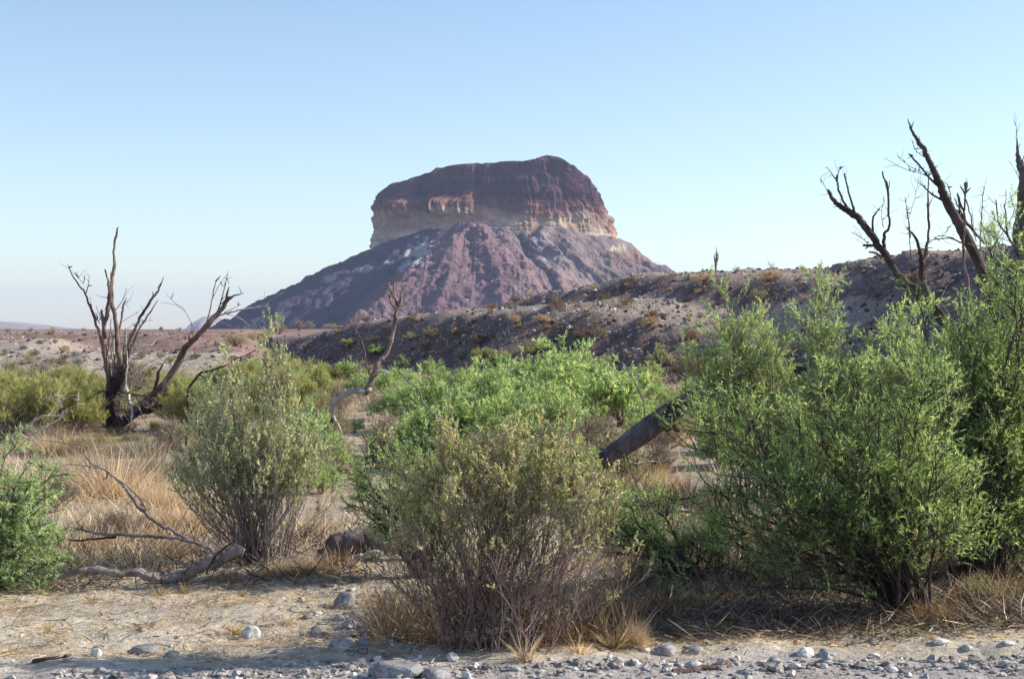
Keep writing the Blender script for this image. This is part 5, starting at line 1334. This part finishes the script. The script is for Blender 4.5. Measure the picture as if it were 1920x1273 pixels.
# --- tangle of dead branches right of the middle shrub (crop at 1100,640 enlarged 2.011 times)
S7 = 2.011; O7 = (1100, 640)
for lab, Y, mat_, seed, limbs in [
    ('long dark dead branch arching over dry grass behind the middle shrub', 13.2, 'dead_dark', 560, [[(60, 690, 8), (180, 635, 12), (260, 605, 14), (330, 598, 16), (400, 605, 12), (460, 630, 8)], [(330, 600, 6), (400, 585, 5), (470, 575, 3)], [(250, 610, 5), (210, 640, 4)]]),
    ('grey brown dead branch lying below the arching one', 13.0, 'dead_log', 565, [[(210, 680, 12), (270, 655, 20), (340, 635, 20), (400, 640, 12)], [(270, 660, 8), (250, 690, 6), (200, 690, 4)], [(340, 640, 8), (400, 680, 6), (500, 690, 3)]]),
    ('pale dead stick pointing up left in the sunlit patch behind the middle shrub', 12.6, 'dead_pale', 568, [[(250, 700, 6), (300, 705, 8), (350, 730, 8), (400, 760, 6)], [(360, 760, 7), (400, 700, 6), (420, 670, 4)]]),
    ('thick dark dead root on the ground between the middle shrub and the wide shrub', 12.0, 'dead_dark', 570, [[(190, 790, 16), (280, 780, 24), (380, 790, 28), (470, 800, 30), (560, 790, 22)], [(350, 770, 12), (400, 745, 14), (440, 732, 8)], [(260, 930, 26), (285, 880, 22), (300, 845, 10)]]),
    ('upright black stump in the shade of the wide shrub', 13.5, 'dead_dark', 575, [[(760, 700, 26), (755, 640, 20), (760, 590, 18), (770, 550, 10)], [(755, 700, 24), (700, 770, 30), (625, 800, 26)], [(760, 640, 8), (790, 600, 6)]]),
    ('twisted brown stump low in the shade of the wide shrub', 12.4, 'dead_dark', 580, [[(690, 860, 30), (650, 800, 34), (655, 750, 22), (640, 735, 10)], [(660, 790, 20), (720, 720, 16), (730, 680, 8)]]),
    ('thin dark branch sloping down right through the wide shrub to its foot', 9.8, 'dead_dark', 585, [[(1160, 1010, 10), (1080, 960, 9), (980, 910, 8), (880, 870, 7), (780, 820, 6), (690, 760, 5), (620, 690, 3)], [(880, 870, 5), (840, 860, 4), (780, 790, 2)]]),
    ('thin dead branch lying before the brown grass right of the middle shrub', 9.6, 'dead_log', 590, [[(240, 1130, 5), (200, 1080, 6), (150, 1030, 5), (80, 980, 3)], [(200, 1080, 3), (230, 1040, 2)]])]:
    t = DeadTree('dead_branch', lab, 'branch', Y, O7, S7, M[mat_], seed)
    for l in limbs: t.limb(l, part='limb' if t.k == 0 else None)
    t.spray(14, 40, 1.5, .4)

# sticks on the ground near the gravel
def ground_stick(lab, p0, p1, w, mat, seed, name='stick', lift=.0):
    a = np.array(hit(*p0)); b = np.array(hit(*p1)); a[2] += .01 + lift; b[2] += .01
    n = 9; t = np.linspace(0, 1, n)[:, None]
    pts = a * (1 - t) + b * t
    rr = np.random.default_rng(seed); pts[1:-1] += rr.normal(size=(n - 2, 3)) * np.linalg.norm(b - a) * .012
    gg = ground_z(pts[:, 0], pts[:, 1]); pts[:, 2] = np.maximum(pts[:, 2], gg + .005)
    o0 = pts[0].copy(); rad = np.linspace(1, .6, n) * w / F * a[1] * .5
    v, q, tr = limb_mesh(pts - o0, rad, seed, 7, .25)
    o = link(name, make_mesh(name, v, q, tr, smooth=True), mat, loc=tuple(o0)); tag(o, lab, 'stick'); return o
ground_stick('reddish brown flat piece of wood lying on the gravel at the bottom right of centre', (1262, 1265), (1370, 1250), 12, M['dead_wood'], 601)
ground_stick('pale straight stick standing out of the brush above the gravel', (1640, 1210), (1612, 1196), 5, M['dead_pale'], 602, lift=.0)
ground_stick('long pale stick at the edge of the gravel under the wide shrub', (1590, 1212), (1690, 1188), 6, M['dead_log'], 603)
ground_stick('grey forked stick at the gravel edge under the wide shrub foot', (1686, 1186), (1780, 1176), 5, M['dead_pale'], 604)
ground_stick('short red brown stick on the gravel at right', (1715, 1259), (1742, 1254), 4, M['dead_wood'], 605)
ground_stick('dark flat stick on the sand at the bottom left', (62, 1244), (132, 1232), 9, M['dead_dark'], 606)
ground_stick('small pale chip at the right tip of the dark flat stick', (116, 1242), (136, 1234), 5, M['dead_pale'], 607)
ground_stick('thin pale stick in the shade below the big middle shrub', (808, 1245), (826, 1230), 4, M['dead_pale'], 608)
ground_stick('curved brown stick lying left of the big middle shrub', (700, 1196), (790, 1186), 5, M['dead_wood'], 609)
ground_stick('dark stick at the foot of the boulders', (660, 1196), (740, 1190), 5, M['dead_dark'], 610)
ground_stick('thin stick leaning left of the wide shrub foot', (1495, 1188), (1560, 1172), 4, M['dead_log'], 611)

# ------------------------------------------------------------------ stones
def ico(sub):
    import bmesh
    bm = bmesh.new(); bmesh.ops.create_icosphere(bm, subdivisions=sub, radius=1.0)
    v = np.array([x.co[:] for x in bm.verts]); f = np.array([[a.index for a in p.verts] for p in bm.faces]); bm.free()
    return v, f
ICO3, ICO4, ICO1 = ico(3), ico(4), ico(1)
def rock_mesh(seed, sx, sy, sz, angular=.0, sub=ICO3):
    r_ = np.random.default_rng(seed); v, f = sub
    v = v.copy()
    for k in range(int(3 + 9 * angular)):          # flat facets
        n = unit(r_.normal(size=3)); c = r_.uniform(.6, .9)
        d = v @ n; v = v - np.maximum(0, d - c)[:, None] * n * .9
    s = 1 + .16 * fbm(v[:, 0] * 1.1 + seed, v[:, 1] * 1.1, v[:, 2] * 1.1, 3, seed) + .03 * fbm(v[:, 0] * 6, v[:, 1] * 6, v[:, 2] * 6, 3, seed + 3)
    v = v * s[:, None] * np.array([sx, sy, sz])
    return v, f
STONES = [(645, 1140, 42, 40, .2, 'rock_grey', 'big egg shaped grey boulder standing on the sand left of the middle shrub'), (725, 1148, 26, 24, .2, 'rock_grey', 'round brownish grey stone right of the big boulder'),
    (744, 1148, 22, 18, .2, 'rock_brown', 'darker stone touching the round brownish one on its right'), (783, 1126, 24, 18, .5, 'rock_white', 'pale rough stone at the left edge of the middle shrub'), (705, 1156, 14, 9, .3, 'rock_grey', 'small stone just below the pair of round stones'),
    (655, 1180, 36, 20, .3, 'rock_grey', 'flat grey stone below the big boulder'), (636, 1164, 26, 9, .5, 'rock_white', 'thin pale flake right below the big boulder'), (592, 1192, 34, 20, .2, 'rock_grey', 'smooth oval grey stone, leftmost of its row'),
    (608, 1194, 16, 10, .2, 'rock_brown', 'small brown stone at the right of the smooth oval one'), (697, 1188, 32, 18, .3, 'rock_brown', 'brown stone right of the flat grey stone'), (775, 1192, 40, 28, .2, 'rock_grey', 'grey stone against the left stems of the middle shrub'),
    (683, 1212, 24, 24, .7, 'rock_grey', 'dark angular stone standing on edge in the shade'), (680, 1226, 22, 14, .3, 'rock_brown', 'small purple brown stone in the shade under the angular one'), (638, 1222, 50, 24, .6, 'rock_grey', 'broad low dark stone in the shade left of the small purple one'),
    (664, 1222, 24, 12, .3, 'rock_brown', 'low stone between the broad dark one and the small purple one'), (468, 1198, 40, 30, .35, 'rock_white', 'bright white stone in the sun with straw behind it'), (180, 1230, 22, 18, .5, 'rock_white', 'small white pointed stone at lower left'),
    (270, 1228, 56, 22, .3, 'rock_grey', 'wide grey stone half buried at lower left'), (323, 1232, 30, 14, .3, 'rock_grey', 'low stone right of the wide half buried one'), (215, 1248, 20, 10, .4, 'rock_white', 'small pale stone below the wide half buried one'),
    (186, 1260, 16, 8, .4, 'rock_grey', 'tiny grey stone at the bottom left'), (268, 1186, 16, 8, .5, 'rock_white', 'little pale stone on the sunlit sand at left'), (848, 1240, 22, 22, .7, 'rock_white', 'pale blue white pointed stone in front of the middle shrub'),
    (740, 1268, 96, 34, .6, 'rock_grey', 'large flat pale slab of rock at the bottom edge'), (814, 1276, 52, 30, .2, 'rock_grey', 'rounded stone at the bottom edge right of the flat slab'), (1250, 1230, 50, 24, .2, 'rock_grey', 'large rounded stone at the left end of the gravel'),
    (1305, 1225, 34, 16, .2, 'rock_grey', 'smooth bluish stone right of the large rounded one'), (1210, 1222, 20, 12, .4, 'rock_white', 'small pale stone left of the large rounded one'), (1383, 1238, 14, 11, .4, 'rock_white', 'small white stone at the upper edge of the gravel'),
    (1453, 1240, 22, 11, .3, 'rock_grey', 'bluish stone at the upper edge of the gravel in the middle'), (1512, 1232, 44, 24, .7, 'rock_white', 'big angular pale block of the gravel edge'), (1550, 1232, 38, 18, .7, 'rock_grey', 'darker angular block right of the big pale one'),
    (1490, 1254, 26, 12, .4, 'rock_white', 'pale stone below the big angular block'), (1546, 1254, 18, 13, .2, 'rock_white', 'round white stone on the gravel below the darker block'), (1670, 1260, 26, 18, .7, 'rock_white', 'angular white stone on the gravel right of centre'),
    (1697, 1262, 24, 15, .7, 'rock_grey', 'grey angular stone beside the angular white one'), (1651, 1258, 16, 11, .3, 'rock_white', 'small round white stone left of the angular white one'), (1750, 1240, 16, 16, .8, 'rock_grey', 'pointed grey stone sticking up from the gravel'),
    (1786, 1241, 26, 12, .6, 'rock_brown', 'brown angular stone on the gravel at right'), (1893, 1240, 18, 10, .3, 'rock_grey', 'bluish stone on the gravel near the right edge'), (1891, 1212, 24, 9, .4, 'rock_white', 'flat pale stone by the shade line at the right edge'),
    (1640, 1232, 20, 9, .5, 'rock_white', 'small pale stone near the stick on the gravel'), (1302, 1250, 36, 12, .4, 'rock_white', 'long low pale stone above the reddish piece of wood'), (1395, 1262, 20, 8, .4, 'rock_white', 'low pale stone right of the reddish piece of wood'),
    (1765, 1210, 34, 12, .6, 'rock_white', 'pale flat stone where the grass meets the gravel at right'), (1815, 1218, 26, 10, .5, 'rock_white', 'pale stone at the upper gravel edge at far right')]
for i, (px, py, w, h, ang, mt_, lab) in enumerate(STONES):
    x, y, z = hit(px, py)
    sx = w / F * y * .5; sz = h / F * y * .62
    v, f = rock_mesh(700 + i, sx, sx * .85, sz, ang)
    o = link('stone', make_mesh('stone', v, tris=f, smooth=ang < .6), M[mt_], loc=(x, y + sx * .4, z + sz * .3))
    o.rotation_euler = (0, 0, random.uniform(-.4, .4))
    tag(o, lab, 'stone')

def scatter_rocks(name, n, pos, size, mat, seed, flat=.6, sub=ICO1):
    r_ = np.random.default_rng(seed); v0, f0 = sub; nv = len(v0)
    sc = size[:, None] * r_.uniform(.6, 1.25, (n, 3)) * np.array([1, 1, flat])
    a = r_.uniform(0, 2 * math.pi, n); ca, sa = np.cos(a), np.sin(a)
    v = v0[None] * (1 + .28 * r_.normal(size=(n, nv, 1)).clip(-1.5, 1.5)) * sc[:, None]
    x = v[..., 0] * ca[:, None] - v[..., 1] * sa[:, None]; y = v[..., 0] * sa[:, None] + v[..., 1] * ca[:, None]
    v = np.stack([x, y, v[..., 2]], -1) + pos[:, None]
    f = (f0[None] + (np.arange(n) * nv)[:, None, None]).reshape(-1, 3)
    me = make_mesh(name, v.reshape(-1, 3), tris=f, attrs={'tint': np.repeat(r_.random(n), nv)})
    o = link(name, me, mat); o['kind'] = 'stuff'; return o
def speck_material(name, stops):
    m, nt, b = new_mat(name); at = N(nt, 'ShaderNodeAttribute', attribute_name='tint')
    tc = N(nt, 'ShaderNodeTexCoord'); n = N(nt, 'ShaderNodeTexNoise'); n.inputs['Scale'].default_value = 25; n.inputs['Detail'].default_value = 6
    nt.links.new(tc.outputs['Object'], n.inputs['Vector'])
    c = mixc(nt, ramp(nt, at.outputs['Fac'], stops), ramp(nt, n.outputs[0], [(.3, (.6, .6, .6)), (.7, (1.15, 1.15, 1.15))]), .8, 'MULTIPLY')
    nt.links.new(c, b.inputs['Base Color']); b.inputs['Roughness'].default_value = .9; return m
GV = speck_material('mixed gravel', [(0, (.20, .17, .155)), (.5, (.33, .30, .285)), (.8, (.45, .42, .40)), (1, (.66, .63, .60))])
HV = speck_material('hill gravel', [(0, (.06, .042, .05)), (.55, (.13, .095, .105)), (.75, (.28, .23, .23)), (1, (.62, .57, .55))])
r = np.random.default_rng(77)
# roadside gravel
n = 3000
x = r.uniform(-4.2, 4.6, n); edge = 8.55 + .09 * x
y = edge + .12 * fbm(x / .6, 0, 0, 3, 5) - np.abs(r.normal(size=n)) * .35 + .02
keep = (y > 7.3); x, y = x[keep], y[keep]; n = len(x)
s = .006 + .022 * r.random(n) ** 4.0
scatter_rocks('gravel', n, np.stack([x, y, ground_z(x, y) + s * .2], -1), s, GV, 1)
n = 260
x = r.uniform(-2.6, 4.6, n); y = 8.5 + .09 * x - np.abs(r.normal(size=n)) * .28; s = .014 + .032 * r.random(n) ** 2
scatter_rocks('gravel', n, np.stack([x, y, ground_z(x, y) + s * .2], -1), s, GV, 2, .6, ico(2))
# pebbles on the sandy ground
n = 2200
y = r.uniform(8.3, 14, n); x = (r.uniform(-40, 1950, n) - CX) / F * y; s = .005 + .016 * r.random(n) ** 3
scatter_rocks('pebbles', n, np.stack([x, y, ground_z(x, y) + s * .2], -1), s, GV, 3)
n = 160
y = r.uniform(8.4, 11, n); x = (r.normal(700, 90, n) - CX) / F * y; s = .012 + .03 * r.random(n) ** 2
scatter_rocks('pebbles', n, np.stack([x, y, ground_z(x, y) + s * .2], -1), s, GV, 4, .6, ico(2))
# stones strewn over the dark hill
n = 12000
y = r.uniform(48, 125, n); x = (r.uniform(420, 2000, n) - CX) / F * y
hm, fc = hill_mask(x, y); k = hm > .6
x, y = x[k], y[k]; s = .03 + .11 * r.random(len(x)) ** 3
scatter_rocks('hillside_gravel', len(x), np.stack([x, y, ground_z(x, y) + s * .2], -1), s, HV, 5, .7)
n = 4500
y = r.uniform(50, 125, n); x = (r.uniform(430, 1950, n) - CX) / F * y
hm, fc = hill_mask(x, y); k = (hm > .6) & (fbm(x / 6, y / 6, 0, 3, 211) + .25 * r.normal(size=n) > .1)
x, y = x[k], y[k]; s = .05 + .07 * r.random(len(x)) ** 2
scatter_rocks('hillside_stones', len(x), np.stack([x, y, ground_z(x, y) + s * .3], -1), s, GV, 15, .8)
n = 2500
y = r.uniform(66, 130, n); x = (r.uniform(-60, 560, n) - CX) / F * y; s = .03 + .12 * r.random(n) ** 3
scatter_rocks('plain_gravel', n, np.stack([x, y, ground_z(x, y) + s * .2], -1), s, HV, 6, .7)

# ------------------------------------------------------------------ straw and litter
def litter(name, n, px0, px1, y0, y1, L, W, mat, seed, stand=.12, mask=None):
    r_ = np.random.default_rng(seed)
    y = r_.uniform(y0, y1, n); x = (r_.uniform(px0, px1, n) - CX) / F * y
    if mask is not None:
        k = mask(x, y, r_); x, y = x[k], y[k]; n = len(x)
    a = r_.uniform(0, 2 * math.pi, n); st = np.abs(r_.normal(size=n)) * stand
    d = unit(np.stack([np.cos(a), np.sin(a), st], -1)); l = (L * r_.uniform(.3, 1.3, n))[:, None]
    p0 = np.stack([x, y, ground_z(x, y) + .006 + .012 * r_.random(n)], -1)
    p2 = p0 + d * l; gg = ground_z(p2[:, 0], p2[:, 1]); p2[:, 2] = np.maximum(p2[:, 2], gg + .006)
    p1 = (p0 + p2) / 2 + r_.normal(size=(n, 3)) * l * .06; p1[:, 2] = np.maximum(p1[:, 2], ground_z(p1[:, 0], p1[:, 1]) + .008)
    s = unit(np.cross(d, np.array([0, 0, 1.0]) + .8 * r_.normal(size=(n, 3))))
    w = (W * r_.uniform(.5, 1.2, n))[:, None] * .5
    v = np.stack([p0 - s * w, p0 + s * w, p1 - s * w * .9, p1 + s * w * .9, p2 - s * w * .3, p2 + s * w * .3], 1).reshape(-1, 3)
    k = np.arange(n)[:, None] * 6
    q = np.concatenate([k + np.array([0, 1, 3, 2]), k + np.array([2, 3, 5, 4])])
    o = link(name, make_mesh(name, v, q, attrs={'tint': np.repeat(r_.random(n) * .95, 6)}), mat); o['kind'] = 'stuff'; return o
patch = lambda x, y, r_: fbm(x / .8, y / .5, 0, 4, 201) + .25 * r_.normal(size=len(x)) > -.05
litter('straw_litter', 26000, -60, 1980, 8.6, 13.5, .11, .005, M['leaf_tan'], 801, .10, lambda x, y, r_: patch(x, y, r_) & (y > 8.75 + .09 * x))
litter('straw_litter', 9000, -60, 1980, 8.9, 14, .10, .006, M['leaf_gold'], 802, .5, lambda x, y, r_: (fbm(x / .6, y / .5, 0, 4, 202) + .2 * r_.normal(size=len(x)) > .25) & (y > 8.85 + .09 * x))
litter('dry_grass_cover', 26000, -100, 2000, 12.5, 34, .22, .010, M['leaf_tan'], 803, 1.3, lambda x, y, r_: fbm(x / 2, y / 2, 0, 4, 203) + .3 * r_.normal(size=len(x)) > 0)
litter('dry_grass_cover', 22000, 1130, 2050, 9.3, 15, .18, .006, M['leaf_dry'], 804, .7, lambda x, y, r_: (y > 9.75 + .1 * x) & (fbm(x / .8, y / .8, 0, 3, 205) + .3 * r_.normal(size=len(x)) > -.2))
litter('dry_grass_cover', 17000, -100, 1500, 30, 66, .45, .022, M['leaf_pale'], 805, 1.2, lambda x, y, r_: fbm(x / 4, y / 4, 0, 4, 206) + .3 * r_.normal(size=len(x)) > -.1)
litter('twig_litter', 2600, 1150, 2000, 9.2, 12.5, .22, .010, M['leaf_pale'], 806, .35, lambda x, y, r_: y > 9.0 + .09 * x)
litter('twig_litter', 1600, -60, 1150, 9.0, 12.5, .16, .007, M['leaf_pale'], 807, .25)
litter('leaf_litter', 9000, 560, 2000, 8.9, 12.5, .03, .010, M['leaf_dry'], 808, .2, lambda x, y, r_: y > 8.85 + .09 * x)
litter('dry_grass_cover', 20000, 60, 700, 11.4, 19, .20, .007, M['leaf_tan'], 809, 1.3, lambda x, y, r_: (fbm(x / 1.2, y / 1.2, 0, 3, 207) + .3 * r_.normal(size=len(x)) > .1) & (x / y * F + CX < 420 + 250 * (r_.random(len(x)) < .3)))
litter('twig_tangle', 6000, 1180, 2000, 9.6, 14, .30, .006, M['leaf_pale'], 810, .7, lambda x, y, r_: y > 9.6 + .1 * x)
litter('dead_twigs', 9000, 1150, 2000, 9.3, 13, .26, .009, M['leaf_bark'], 812, .45, lambda x, y, r_: y > 9.15 + .1 * x)
litter('dead_twigs', 2500, 60, 700, 10.9, 14, .26, .009, M['leaf_bark'], 813, .6)
litter('twig_tangle', 3500, 700, 1180, 8.95, 10, .30, .006, M['leaf_dry'], 811, 1.6)
